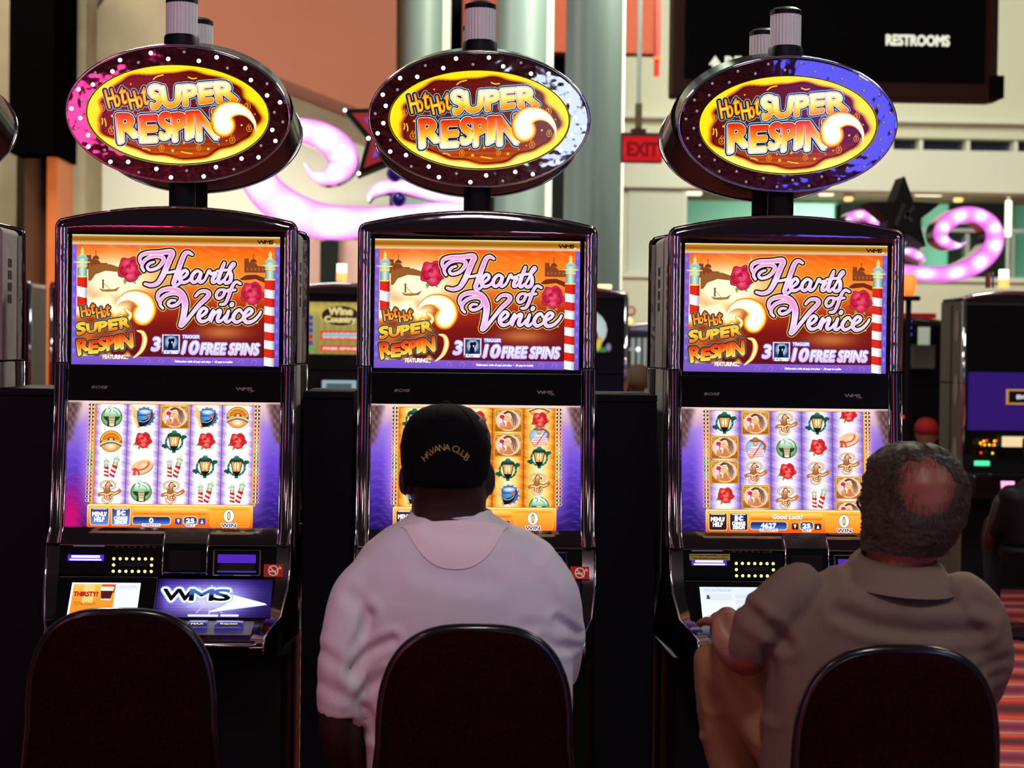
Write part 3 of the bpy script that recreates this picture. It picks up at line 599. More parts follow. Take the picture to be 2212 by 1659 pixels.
        p.poly([(-.7, .0), (.7, .0), (.55, .25), (.34, .4), (.34, .82), (-.34, .82), (-.34, .4), (-.55, .25)], [(0, (70, 60, 48)), (.5, (35, 32, 28)), (1, (60, 54, 44))]); p.poly([(-.25, .0), (.28, .0), (.2, .8), (-.16, .8)], [(0, (180, 160, 120)), (.5, (225, 210, 170)), (1, (235, 225, 190))])
        for i in range(3): p.stroke([(-.3, .12+.2*i), (.3, .12+.2*i)], .04, (110, 95, 70))
        p.poly([(-.6, .0), (-.5, -.5), (-.3, -.92), (-.05, -.98), (.1, -.75), (.45, -.6), (.72, -.25), (.6, -.02), (.3, -.16), (-.1, -.1)], [(0, (195, 225, 200)), (.6, (225, 245, 225)), (1, (130, 175, 145))])
        p.stroke(catmull([(-.3, -.7), (-.1, -.55), (-.2, -.35)], 4), .05, (60, 100, 80)); p.stroke(catmull([(.1, -.5), (.35, -.35), (.5, -.1)], 4), .05, (90, 140, 110))
    elif kind == 'horse':
        d, m_, l = (105, 55, 25), (190, 115, 55), (250, 210, 160)
        for wd, c in ((.16, d), (.10, l)): p.stroke([(-.12+.6*math.cos(t*PI/10), -.48+.36*math.sin(t*PI/10)) for t in range(21)], wd, c, cap=0); p.stroke(catmull([(-.5, .45), (-.5, .85), (-.1, .95), (.18, .72), (.22, .4)], 5), wd, c, cap=0)
        p.poly([(-.5, .1), (-.36, -.2), (-.34, -.55), (-.2, -.78), (-.02, -.8), (.06, -.62), (.26, -.5), (.24, -.36), (.04, -.38), (.02, -.1), (.2, .1), (0, .4), (-.4, .4)], d)
        p.poly([(-.44, .1), (-.3, -.2), (-.28, -.52), (-.16, -.7), (-.04, -.72), (.02, -.56), (.2, -.46), (.0, -.44), (-.06, -.1), (.12, .1), (-.05, .34), (-.36, .34)], [(0, l), (.5, m_), (1, (150, 85, 40))])
        for kk, c in ((1.22, d), (1, m_), (.4, l)): p.stroke(catmull([(-.8, .3), (-.5, .22), (-.15, .3), (.15, .14), (.35, .22), (.62, .1), (.8, -.02)], 5), .25*kk, c, cap=8); p.stroke(catmull([(-.3, .34), (-.28, .58), (-.02, .66), (.12, .46)], 4), .2*kk, c, cap=8)
        for q in ([(-.2, -.68), (-.42, -.4), (-.46, -.1)], [(.1, .2), (.0, .5), (.16, .66)]): p.stroke(catmull(q, 4), .05, d, cap=0)
        p.poly([(.7, -.1), (.8, -.26), (.95, -.1), (.98, .1), (.84, .08), (.8, .3), (.68, .14)], m_); p.poly([(-.7, .2), (-.95, .2), (-.82, .34), (-.92, .5), (-.68, .42)], m_)
    elif kind == 'gondolier':
        p.ell(0, .05, .86, .82, (190, 150, 105), n=28); p.ell(0, .05, .79, .75, (215, 235, 250), (120, 175, 225), n=28)
        p.poly([(-.7, .55), (-.5, .1), (-.15, -.08), (.25, -.08), (.62, .15), (.7, .5), (.4, .8), (-.35, .82)], (245, 235, 235))
        for i in range(5): p.stroke([(-.6+.04*i, .1+.15*i), (.62, .12+.15*i)], .055, (205, 70, 80), cap=0)
        p.ell(-.02, -.36, .22, .28, (240, 185, 145), (200, 130, 95), n=14); p.ell(-.02, -.58, .5, .12, (165, 110, 75), (120, 75, 50), n=16); p.ell(-.02, -.68, .25, .2, (190, 130, 90), (140, 90, 60), n=12)
        p.stroke([(-.35, .95), (.62, -.55)], .08, (150, 85, 50)); p.stroke(catmull([(-.6, .55), (-.45, .85), (-.2, .8)], 4), .2, (225, 160, 115)); p.stroke(catmull([(.5, -.5), (.78, -.2), (.7, .1)], 4), .2, (165, 90, 70))
    p.T = old
REELS = {
    'left': [['column', 'bridge', 'poles', 'horse'], ['gondola', 'rose', 'hat', 'column'], ['lady', 'lantern', 'poles', 'horse'], ['gondola', 'rose', 'lantern', 'poles'], ['bridge', 'rose', 'lantern', 'poles']],
    'mid': [['lantern', 'rose', 'hat', 'gondola'], ['poles', 'horse', 'column', 'rose'], ['rose', 'hat', 'horse', 'lantern'], ['lady', 'lady', 'lantern', 'gondola'], None],
    'right': [['lantern', 'lady', 'lady', 'rose'], ['lady', 'gondolier', 'horse', 'lady'], ['horse', 'column', 'rose', 'horse'], ['lantern', 'rose', 'horse', 'poles'], None],
}
PARTIAL = {'mid': [('bridge', -.55), ('rose', .02), ('gondolier', .62), ('lantern', 1.5), ('horse', 2.55), ('column', 3.45)],
           'right': [('rose', -.35), ('hat', .62), ('horse', 1.6), ('lady', 2.6), ('lady', 3.6)]}
def reel_art(p, which):
    X0, Y0, X1, Y1 = 255, 170, 1922, 1195; warm = which == 'mid'
    def bg(x, y):
        s_ = min(x-X0, X1-x)/200.0; v = (y-Y0)/(Y1-Y0)
        c = ramp([(0, (240, 205, 205)), (.12, (205, 165, 200)), (.2, (150, 120, 215)), (.45, (105, 70, 200)), (.75, (64, 36, 150)), (1, (30, 14, 85))], v)
        c = mixc(c, (205, 150, 245), .75*sst(.35, 1.0, s_)*sst(.1, .25, v)*sst(1.05, .6, v))
        n = math.sin(y/7.0+3*math.sin(x/41.0))*math.sin(x/29.0+y/17.0); c = mixc(c, (150, 110, 235), max(0, n)*.3*sst(.2, .5, v))
        if which == 'left' and x < 900: c = mixc(c, (225, 10, 110), .85*sst(.5, .95, v)*sst(1.0, .3, s_))
        b = sst(.62, .3, s_+.35*(v-.05)/.3)*sst(.36, .3, v)*sst(.0, .02, v); n2 = .5+.5*math.sin(x/9.0)*math.sin(y/12.0)
        return mixc(c, mixc((70, 45, 50), (150, 115, 115), n2*.8), b)
    p.grid(X0, Y0, X1, Y1, 84, 90, bg)
    L, R, T, B = 474, 1716, 196, 1003
    p.rect(L-26, T-14, R+26, B+14, [(0, (255, 214, 150)), (1, (245, 150, 30))]); p.rect(L-6, T-4, R+6, B+4, (190, 110, 40))
    w_ = (R-L)/5.0
    for i in range(5):
        x0 = L+i*w_
        def cell(x, y, x0=x0):
            t = abs((x-x0)/w_-.5)*2; n = .05*math.sin(y/13.0)+.04*math.sin(y/5.3+x)
            if warm: return ramp([(0, (255, 240, 190)), (.55, (255, 205, 110)), (.85, (235, 150, 40)), (1, (190, 90, 20))], t+n)
            if which == 'right': return ramp([(0, (255, 252, 255)), (.5, (232, 222, 246)), (.8, (178, 150, 218)), (1, (120, 88, 185))], t+n)
            return ramp([(0, (255, 255, 255)), (.62, (255, 252, 255)), (.8, (212, 190, 234)), (1, (150, 110, 200))], t+n)
        p.grid(x0, T, x0+w_, B, 14, 60, cell)
    for i in range(1, 5): p.stroke([(L+i*w_, T), (L+i*w_, B)], 5, (110, 70, 160) if not warm else (150, 70, 20), cap=0)
    rh = (B-T)/4.0
    for i, col in enumerate(REELS[which]):
        cx = L+(i+.5)*w_
        if col:
            for j, kd in enumerate(col): sym(p, kd, cx, T+(j+.5)*rh, rh*.485)
        else:
            p.clip = (L, T, R, B)
            for kd, j in PARTIAL[which]: sym(p, kd, cx, T+(j+.5)*rh, rh*.47)
            p.clip = None
    # pay-line tabs along both sides
    tc = [(60, 40, 60), (70, 30, 30), (120, 50, 30), (170, 70, 30), (160, 110, 60), (190, 150, 60), (90, 140, 60), (60, 100, 60), (110, 150, 110), (180, 60, 60), (150, 40, 60), (70, 40, 110), (80, 90, 60)]
    for i in range(25):
        y = 207+i*32.2; c = tc[(i//2) % len(tc)]
        for sx, x in ((-1, 444), (1, 1747)):
            p.poly([(x+sx*-30, y-17), (x+sx*-30, y+17), (x+sx*6, y)], (245, 170, 50)); p.ell(x, y, 28, 15, (250, 240, 215), (235, 180, 90), n=12)
            p.poly([(x-25, y), (x-8, y-12), (x+8, y-12), (x+25, y), (x+8, y+12), (x-8, y+12)], c); p.text('1', x-4, y-9, x+4, y+9, (255, 255, 255), ((2, (255, 255, 255)),))
    # control bar
    p.rrect(437, 1010, 1729, 1260 if False else 1195, 14, [(0, (255, 235, 170)), (.3, (255, 190, 70)), (1, (240, 90, 15))]); p.rrect(446, 1020, 1722, 1190, 12, [(0, (255, 195, 70)), (.45, (250, 150, 30)), (.5, (245, 110, 20)), (1, (238, 88, 18))])
    bt = ([(0, (70, 45, 110)), (.5, (50, 60, 150)), (1, (110, 150, 225))] if which == 'left' else [(0, (60, 40, 35)), (1, (40, 28, 26))])
    for x0, x1 in ((466, 604), (632, 770)):
        p.rrect(x0-5, 1036, x1+5, 1180, 16, (255, 225, 180)); p.rrect(x0, 1040, x1, 1176, 14, bt); p.rrect(x0+12, 1043, x1-12, 1052, 4, (210, 215, 235))
    W = (255, 255, 255)
    p.text('MENU/', 480, 1072, 588, 1106, W, ((5, W),)); p.text('HELP', 496, 1114, 572, 1148, W, ((5, W),))
    p.text('1', 672, 1060, 690, 1100, W, ((14, (60, 110, 215)), (7, W))); p.text('C', 700, 1064, 734, 1096, W, ((14, (60, 110, 215)), (6, W))); p.stroke([(717, 1054), (717, 1106)], 5, W); p.text('CHANGE', 650, 1108, 752, 1136, W, ((5, W),)); p.text('DENOM', 656, 1140, 746, 1168, W, ((5, W),))
    p.rrect(794, 1036, 1372, 1090, 14, [(0, (255, 215, 110)), (.5, (255, 185, 70)), (1, (225, 100, 15))])
    if which == 'right': p.text('Good Luck!', 968, 1046, 1206, 1082, W, ((7, (150, 70, 20)), (4, W)), .18)
    p.rrect(788, 1104, 1090, 1174, 22, (255, 215, 150)); p.rrect(794, 1108, 1084, 1170, 20, [(0, (40, 35, 100)), (.5, (30, 60, 150)), (1, (90, 150, 225))])
    cr = {'left': '0', 'mid': '0', 'right': '4627'}[which]; h = 13*len(cr)
    p.text(cr, 938-h*1.15, 1118, 938+h*1.15, 1156, W, ((6, W),)); p.rrect(866, 1160, 1012, 1186, 6, (250, 245, 250)); p.text('CREDITS', 876, 1163, 1002, 1183, (120, 110, 150), ((1.5, (120, 110, 150)),))
    for x, q in ((1150, 'd'), (1334, 'u')):
        p.rrect(x-26, 1118, x+26, 1168, 8, [(0, (60, 60, 130)), (1, (50, 70, 170))] if which == 'left' else (50, 34, 30)); y = 1143; k = 1 if q == 'd' else -1; p.poly([(x-12, y-16*k), (x+12, y-16*k), (x, y+16*k)], W)
    p.rrect(1186, 1102, 1300, 1174, 26, (255, 215, 150)); p.rrect(1192, 1107, 1294, 1170, 24, [(0, (40, 35, 100)), (1, (80, 140, 215))]); p.text('25', 1212, 1120, 1272, 1154, W, ((6, W),)); p.rrect(1208, 1160, 1280, 1186, 6, (250, 245, 250)); p.text('BET', 1216, 1163, 1270, 1183, (120, 110, 150), ((1.5, (120, 110, 150)),))
    p.rrect(1396, 1034, 1706, 1186, 20, (255, 180, 60)); p.rrect(1402, 1038, 1700, 1182, 18, [(0, (235, 150, 30)), (.4, (255, 235, 130)), (.6, (255, 190, 60)), (1, (250, 120, 20))])
    p.ell(1543, 1096, 43, 54, W, n=26); p.ell(1543, 1096, 43, 54, (70, 80, 130), n=26, inner=.93); p.ell(1543, 1096, 14, 36, (255, 200, 90), n=18); p.ell(1543, 1096, 14, 36, (70, 80, 130), n=18, inner=.72)
    p.text('WIN', 1486, 1158, 1600, 1188, (60, 60, 120), ((12, W), (3, (60, 60, 120))))
def wms_art(p):
    X0, Y0, X1, Y1 = 1060, 430, 2040, 815
    def bg(x, y):
        c = ramp([(0, (40, 22, 120)), (.3, (95, 70, 205)), (.6, (85, 62, 190)), (1, (45, 26, 110))], (y-Y0)/(Y1-Y0))
        g = math.exp(-(((x-1520)/330.0)**2+((y-640)/150.0)**2)); c = mixc(c, (215, 205, 255), min(1, g*1.1)); c = mixc(c, (15, 6, 50), .7*sst(1700, 2040, x)); c = mixc(c, (15, 6, 50), .6*sst(1150, 1060, x))
        return mixc(c, (30, 15, 90), .25*(.5+.5*math.sin(y/5.0))*(1-g))
    p.grid(X0, Y0, X1, Y1, 60, 50, bg)
    for k in range(12):
        a = 2*PI*k/12; p.poly([(1520, 640), (1520+220*math.cos(a-.03), 640+150*math.sin(a-.03)), (1520+220*math.cos(a+.03), 640+150*math.sin(a+.03))], (200, 195, 255))
    ar = [(1690, 590), (2000, 680), (1524, 758), (1660, 690)]; p.stroke(ar+[ar[0]], 26, (120, 170, 255)); p.poly(ar, (255, 255, 255)); p.stroke(ar+[ar[0]], 14, (255, 255, 255))
    L3 = (('W', 1112, 1372), ('M', 1340, 1540), ('S', 1540, 1684))
    for wd, c in ((66, (130, 190, 255)), (50, (255, 255, 255))):
        for ch, a, b in L3: p.glyphq(ch, quad(a, 536, b, 646), c, ((wd, c),))
    for ch, a, b in L3: p.glyphq(ch, quad(a, 536, b, 646), [(0, (70, 110, 190)), (.45, (60, 95, 170)), (.55, (8, 8, 16)), (1, (8, 8, 16))] if ch != 'W' else (8, 8, 16), ((12, (8, 8, 16) if ch == 'W' else [(0, (70, 110, 190)), (.5, (60, 95, 170)), (.55, (8, 8, 16)), (1, (8, 8, 16))]),))
    p.rrect(1340, 788, 1602, 810, 10, (225, 235, 255)); p.rrect(1618, 786, 1776, 808, 10, (225, 235, 255))
def track_art(p, which):
    p.rect(0, 0, 100, 66, (235, 240, 255))
    if which == 'left':
        p.rect(3, 3, 64, 66, [(0, (255, 190, 80)), (.5, (250, 150, 40)), (1, (240, 140, 40))]); p.rect(18, 3, 34, 40, (255, 205, 120)); p.rect(44, 3, 64, 20, (225, 80, 30))
        p.text('THIRSTY?', 5, 18, 40, 27, (190, 30, 15), ((1.2, (60, 10, 5)), (.8, (190, 30, 15)))); p.poly([(43, 8), (62, 8), (59, 34), (45, 34)], (250, 240, 235)); p.poly([(43.6, 16), (61.4, 16), (59, 32), (45, 32)], (80, 25, 20)); p.text('TOTALTOUCH', 7, 38, 38, 44, (90, 50, 20)); p.text('on demand', 45, 30, 60, 33, (240, 230, 230))
        p.rect(66, 3, 97, 14, (225, 232, 255)); p.text('WELCOME', 70, 6, 95, 10, (200, 190, 220))
    else:
        p.rect(0, 0, 100, 66, [(0, (220, 230, 255)), (1, (240, 244, 255))]); p.text('TOTALTOUCH', 6, 4, 46, 9, (150, 160, 190)); p.rrect(8, 14, 46, 26, 2, (215, 224, 250)); p.ell(11.5, 18, 2, 2, (50, 60, 90)); p.rect(9, 20, 14, 24, (50, 60, 90))
        for i in range(4): p.rrect(52, 14+11*i, 94, 23+11*i, 2, (214, 222, 250))
        p.rect(8, 56, 92, 57.2, (120, 130, 170)); p.text('TOUCH TO BEGIN', 20, 48, 46, 52, (150, 160, 190))
def wine_art(p):
    def bg(x, y): return mixc(ramp([(0, (170, 150, 70)), (.15, (215, 190, 90)), (.3, (160, 150, 80)), (1, (130, 135, 80))], y/100.0), (235, 215, 130), .35*math.sin(x/4.0)**2)
    p.grid(0, 0, 150, 100, 30, 20, bg); random.seed(3)
    for i in range(2):
        for j in range(6):
            for k in range(3):
                x = 6+k*9+i*108; y = 26+j*12; p.rect(x, y, x+7, y+9, random.choice([(200, 50, 30), (70, 190, 60), (110, 60, 170), (220, 190, 60), (50, 80, 180), (60, 150, 60), (190, 60, 40)]))
    p.ell(75, 26, 33, 21, (60, 40, 30), (40, 25, 20)); p.ell(75, 26, 33, 21, (220, 185, 90), n=22, inner=.92)
    p.text('Wine', 56, 10, 94, 24, (245, 225, 150), ((4, (70, 40, 20)), (2, (245, 225, 150)))); p.text('Country', 50, 27, 100, 42, (245, 225, 150), ((4, (70, 40, 20)), (2, (245, 225, 150))))
    for y0, y1, t in ((54, 74, 'BONUS FEATURE'), (82, 96, 'FREE SPINS')):
        p.rrect(42, y0, 108, y1, 2, (235, 110, 20)); p.rrect(44, y0+1.5, 106, y1-1.5, 2, [(0, (230, 60, 20)), (1, (235, 90, 40))]); p.text(t, 48, y0+5, 102, y1-5, (250, 215, 205), ((1.5, (250, 215, 205)),))
    p.rect(46, 61, 104, 66, (130, 200, 235))
# ------------------------------------------------------------------ shared materials
M_BLACK = mat('gloss_black', (0.005, 0.004, 0.005), 0.16, spec=0.3)
M_PLUM = mat('dark_smoked_plastic', (0.010, 0.004, 0.006), 0.08, spec=0.9, coat=0.6)
M_CHROME = mat('warped_chrome', (0.72, 0.68, 0.74), 0.07, metal=1.0, bump=(9.0, 0.45, 0.02))
M_EDGE = mat('chrome_edge', (0.75, 0.72, 0.75), 0.10, metal=1.0)
M_DCHROME = mat('black_chrome', (0.18, 0.14, 0.15), 0.12, metal=1.0)
M_GREY = mat('grey_side_panel', rgb(150, 142, 136), 0.55, noise=(30, rgb(130, 122, 118), 0.3))
M_HOLE = mat('hole_black', (0.003, 0.003, 0.003), 0.8)
M_MATTE = mat('matte_black', (0.005, 0.004, 0.006), 0.5, spec=0.15)
M_SCREEN = picmat('lit_screen', 1.15)
M_SIGN = picmat('lit_sign_face', 1.15, gloss=0.25)
M_PRINT = printmat('printed_mark')
M_BULB = mat('lit_bulb', (0.8, 0.8, 0.9), 0.3, emit=(0.86, 0.86, 1.0), es=11.0)
M_OFF = mat('unlit_bulb', (0.8, 0.8, 0.82), 0.25, spec=0.8)
M_UV = mat('violet_light', (0.1, 0.05, 0.3), 0.3, emit=rgb(120, 70, 255), es=1.2)
M_UVW = mat('violet_white_light', (0.6, 0.5, 0.9), 0.3, emit=rgb(225, 215, 255), es=1.5)
M_AMBER = mat('amber_led', (0.5, 0.4, 0.1), 0.3, emit=rgb(255, 225, 110), es=2.2)
M_RED = mat('red_sticker', rgb(170, 30, 22), 0.5, emit=rgb(170, 30, 22), es=0.12)
M_GLASSY = mat('frosted_lens', (0.82, 0.82, 0.80), 0.35, spec=0.5)
XL, XM, XR = at(382, 500, 0).x, at(1033, 500, 0).x, at(1699, 530, 0).x
HW = 0.318                                    # half width of a machine
def L(px, py, Y):
    q = at(px, py, Y); return Vector((q.x-XL, Y, q.z))
def arch(n=18, inset=0.0):
    "outline of the crown from the right shoulder over the top to the left one"
    pts = []; hw = HW-inset
    for k in range(5): a = math.radians(90*k/4*0.72); pts.append((hw-0.022+0.022*math.cos(a), 1.858+0.022*math.sin(a)-inset*0.4))
    x1, z1 = pts[-1]
    for k in range(1, n):
        x = x1-2*x1*k/n; pts.append((x, z1+(1.914-inset-z1)*(1-(x/x1)**2)))
    return pts+[(-x, z) for x, z in pts[4::-1]]
TILT = math.radians(15)
def sign_frame(z=2.163):
    return Matrix.Translation((0, 0.0, z)) @ Matrix.Rotation(TILT, 4, 'X')   # local: x right, y back, z up, top leaning to the front
def ellp(rx, rz, y, n=64): return [Vector((rx*math.cos(2*PI*k/n), y, rz*math.sin(2*PI*k/n))) for k in range(n)]
def add_sign(root, lit, full=True):
    S = sign_frame(); RX, RZ = 0.296, 0.181
    g = G().tube([(0, 0.10, 1.90), (0, 0.10, 2.03)], 0.036, 20); g.build('sign_pole', M_MATTE, root, auto=40)
    g = G().loft([ellp(RX*.90, RZ*.90, .19), ellp(RX*.965, RZ*.965, .185), ellp(RX*.985, RZ*.985, .05), ellp(RX*.995, RZ*.995, .012)]); g.xf(S); hous = g.build('sign_housing', M_BLACK, root, auto=40)
    n = 64; o = ellp(RX, RZ, .006, n); o2 = ellp(RX*.985, RZ*.975, -.006, n); i2 = ellp(.245, .135, -.006, n); i1 = ellp(.241, .1315, .010, n)
    g = G().loft([o, o2, i2, i1], caps=False); g.xf(S); bez = g.build('sign_bezel', mat('sign_bezel_gloss', (0.20, 0.17, 0.21), 0.05, metal=1.0, bump=(7.0, 0.2, 0.02)), root, auto=20)
    g = G().tube(ellp(RX*1.002, RZ*1.004, .008, 72), .0042, 8, closed=True); g.xf(S); g.build('sign_trim', M_EDGE, root, smooth=True)
    if full:
        bm = None
        for k in range(40):
            a = 2*PI*(k+.5)/40; r = .915 if k % 2 else .875
            if k % 2: rx, rz = RX*.95, RZ*.93
            else: rx, rz = RX*.875, RZ*.825
            on = lit and k % 3 != lit-1
            p = S @ Vector((rx*math.cos(a), -.008, rz*math.sin(a)))
            key = (on,)
            if key not in BULBS: g = G().ball((0, 0, 0), .0054 if on else .0042, 10, 6, (1, .6, 1)); BULBS[key] = g.build('bulb', M_BULB if on else M_OFF, bez, smooth=True); b = BULBS[key]
            else: b = BULBS[key].copy(); COL.objects.link(b); b.parent = bez
            b.location = p
    p = Pic((389, 261, 1801, 1023), S @ Vector((-.241, .004, .1315)), S.to_3x3() @ Vector((.482, 0, 0)), S.to_3x3() @ Vector((0, 0, -.263)), S.to_3x3() @ Vector((0, -1, 0)))
    if full: sign_art(p); p.build('sign_face', M_SIGN, root)
    # ribbed signal lamp on top
    G().lathe([(.047, 2.335), (.047, 2.378), (.044, 2.384)], (0, .06, 0), 28).build('lamp_base', M_MATTE, root, auto=30)
    ribs = []
    for k in range(56):
        a = 2*PI*k/56; r = .0425 if k % 2 else .0405; ribs.append((r*math.cos(a), .06+r*math.sin(a)))
    G().prism(ribs, 'z', 2.384, 2.47).build('lamp_lens', M_GLASSY, root)
    G().lathe([(.043, 2.47), (.043, 2.482), (.03, 2.49)], (0, .06, 0), 28).build('lamp_cap', M_MATTE, root, auto=30)
BULBS = {}
def machine(name, x, label, which=None, lit=0, rear=False, group=None):
    full = which is not None
    root = empty(name, (x, 0.46 if rear else 0.0, 0), label, 'slot machine', group, PI if rear else 0.0)
    BY = 0.215
    # cabinet
    G().box((-.30, -.11, .06), (.30, BY, .80), .006).build('cabinet', M_MATTE, root, auto=30)
    G().box((-.27, -.06, 0), (.27, .20, .06)).build('plinth', M_MATTE, root)
    G().box((-.303, .012, .80), (.303, BY, 1.494), .004).build('main_body', M_GREY, root, auto=30)
    o = arch(inset=.012); top = G().prism(o+[(-.306, 1.500), (.306, 1.500)], 'y', .012, BY); top.build('top_box', M_GREY, root, auto=30)
    # vent holes, seam and stickers on both sides of the top box
    if 'vent' not in MESH:
        MESH['vent'] = G().box((-.0012, -.008, -.012), (.0012, .008, .012)).build('vent_slot', M_HOLE, root).data; bpy.data.objects.remove([c for c in root.children if c.name.startswith('vent_slot')][0])
    for sx in (-1, 1):
        for j in range(4):
            for i in range(2): v = new('vent_slot', MESH['vent'], root); v.location = (sx*.3062, .115+.026*i, 1.775-.034*j)
        G().box((sx*.306-.001, .150, 1.595), (sx*.306+.001, .180, 1.650)).build('rating_label', mat('label_grey', (0.32, 0.31, 0.29), 0.6), root)
        # chrome columns beside the screens
        xs = [(.284, .004), (.288, -.010), (.297, -.017), (.307, -.017), (.315, -.009), (.318, .004), (.318, .03), (.284, .03)]
        G().prism([(sx*a, b) for a, b in xs], 'z', 1.499, 1.858).build('chrome_column', M_CHROME, root, auto=50)
        # lower columns follow the leaning front down to the button deck
        prof = [(1.494, 0.0), (1.30, -.02), (1.064, -.052), (1.024, -.094)]
        rings = []
        for z, y in prof: rings.append([Vector((sx*a, y+b, z)) for a, b in xs])
        G().loft(rings).build('chrome_column', M_DCHROME, root, auto=50)
        ch = [(BY, .80), (.0, 1.02), (-.094, 1.018), (-.116, .95), (-.14, .91), (-.20, .845), (-.28, .822), (-.335, .812), (-.352, .798), (-.345, .775), (-.30, .755), (-.15, .74), (BY, .74)]
        tp = lambda y: .319-.045*sst(-.10, -.35, y)
        g = G().prism(ch, 'x', sx*.286, sx*.319)
        for v in g.v: v.x = sx*(tp(v.y)-.035) if abs(v.x) < .3 else sx*tp(v.y)
        g.build('side_cheek', M_DCHROME, root, auto=50)
        e = [(sx*(tp(y)-.0005), y, z) for y, z in ch[2:11]]
        G().tube(e, .0035, 6).build('cheek_trim', M_EDGE, root, smooth=True)
        G().tube([(sx*.3175, y-.008, z) for z, y in prof], .0026, 6).build('column_trim', M_EDGE, root, smooth=True)
        G().tube([(sx*.284, y-.006, z) for z, y in prof], .0016, 6).build('column_trim', M_EDGE, root, smooth=True)
    # crown and rim
    a_ = arch(inset=.004); n = len(a_)
    low = [(min(max(px, -.284), .284), 1.848) for px, pz in a_]
    g = G(); F_ = [Vector((px, -.004, pz)) for px, pz in a_]; Mid = [Vector((px*.985, -.016, pz*.45+lz*.55)) for (px, pz), (lx, lz) in zip(a_, low)]; Lo = [Vector((lx, -.004, lz)) for lx, lz in low]
    g.add(F_+Mid+Lo, [[r*n+i, r*n+i+1, (r+1)*n+i+1, (r+1)*n+i] for r in range(2) for i in range(n-1)]); g.build('crown', mat('crown_gloss', (0.20, 0.15, 0.18), 0.07, metal=1.0, bump=(5.0, 0.15, 0.02)), root, smooth=True)
    path = [(HW, 0, 1.50)]+[(px, 0, pz) for px, pz in arch()]+[(-HW, 0, 1.50)]
    G().tube(path, .0055, 8).build('rim', M_DCHROME, root, smooth=True)
    G().tube([(px, -.006, pz) for px, y_, pz in path], .0016, 6).build('rim_edge', M_EDGE, root, smooth=True)
    add_sign(root, lit, full)
    if not full: return root
    # upper screen
    G().prism([(-.284, 1.480), (.284, 1.480), (.284, 1.850), (-.284, 1.850)], 'y', -.003, .03).build('upper_bezel', M_BLACK, root)
    p = Pic((256, 300, 1888, 1312), (-.277, -.0035, 1.840), (.553, 0, 0), (0, 0, -.3475), (0, -1, 0)); upper_art(p); p.build('upper_screen', M_SCREEN, root)
    # strip between the screens
    G().box((-.283, -.012, 1.397), (.283, .03, 1.482), .002).build('speaker_strip', M_BLACK, root)
    p = Pic((0, 0, 566, 85), (-.283, -.0123, 1.482), (.566, 0, 0), (0, 0, -.085), (0, -1, 0)); g_ = (150, 132, 130); p.text('BOSE', 62, 46, 102, 53, g_, ((1, g_),), .4); wms(p, 446, 46, 496, 60, g_, g_); p.build('maker_marks', M_PRINT, root)
    # main screen, leaning back
    A, B = Vector((0, -.014, 1.400)), Vector((0, -.056, 1.060)); V = B-A; N = Vector((0, V.z, -V.y)).normalized(); N = N if N.y < 0 else -N
    q = [A+Vector((sx*.283, 0, 0)) for sx in (-1, 1)]+[B+Vector((sx*.283, 0, 0)) for sx in (1, -1)]; q = [v+N*-.002 for v in q]
    G().add(q+[v+Vector((0, .05, 0)) for v in q], [[0, 1, 2, 3], [4, 5, 6, 7], [0, 1, 5, 4], [1, 2, 6, 5], [2, 3, 7, 6], [3, 0, 4, 7]]).build('main_bezel', M_BLACK, root)
    p = Pic((255, 170, 1922, 1195), A+Vector((-.2815, 0, 0))+V*.012+N*.0005, (.563, 0, 0), V*.985, N); reel_art(p, which); p.build('main_screen', M_SCREEN, root)
    lower_panel(root, which)
    return root
MESH = {}
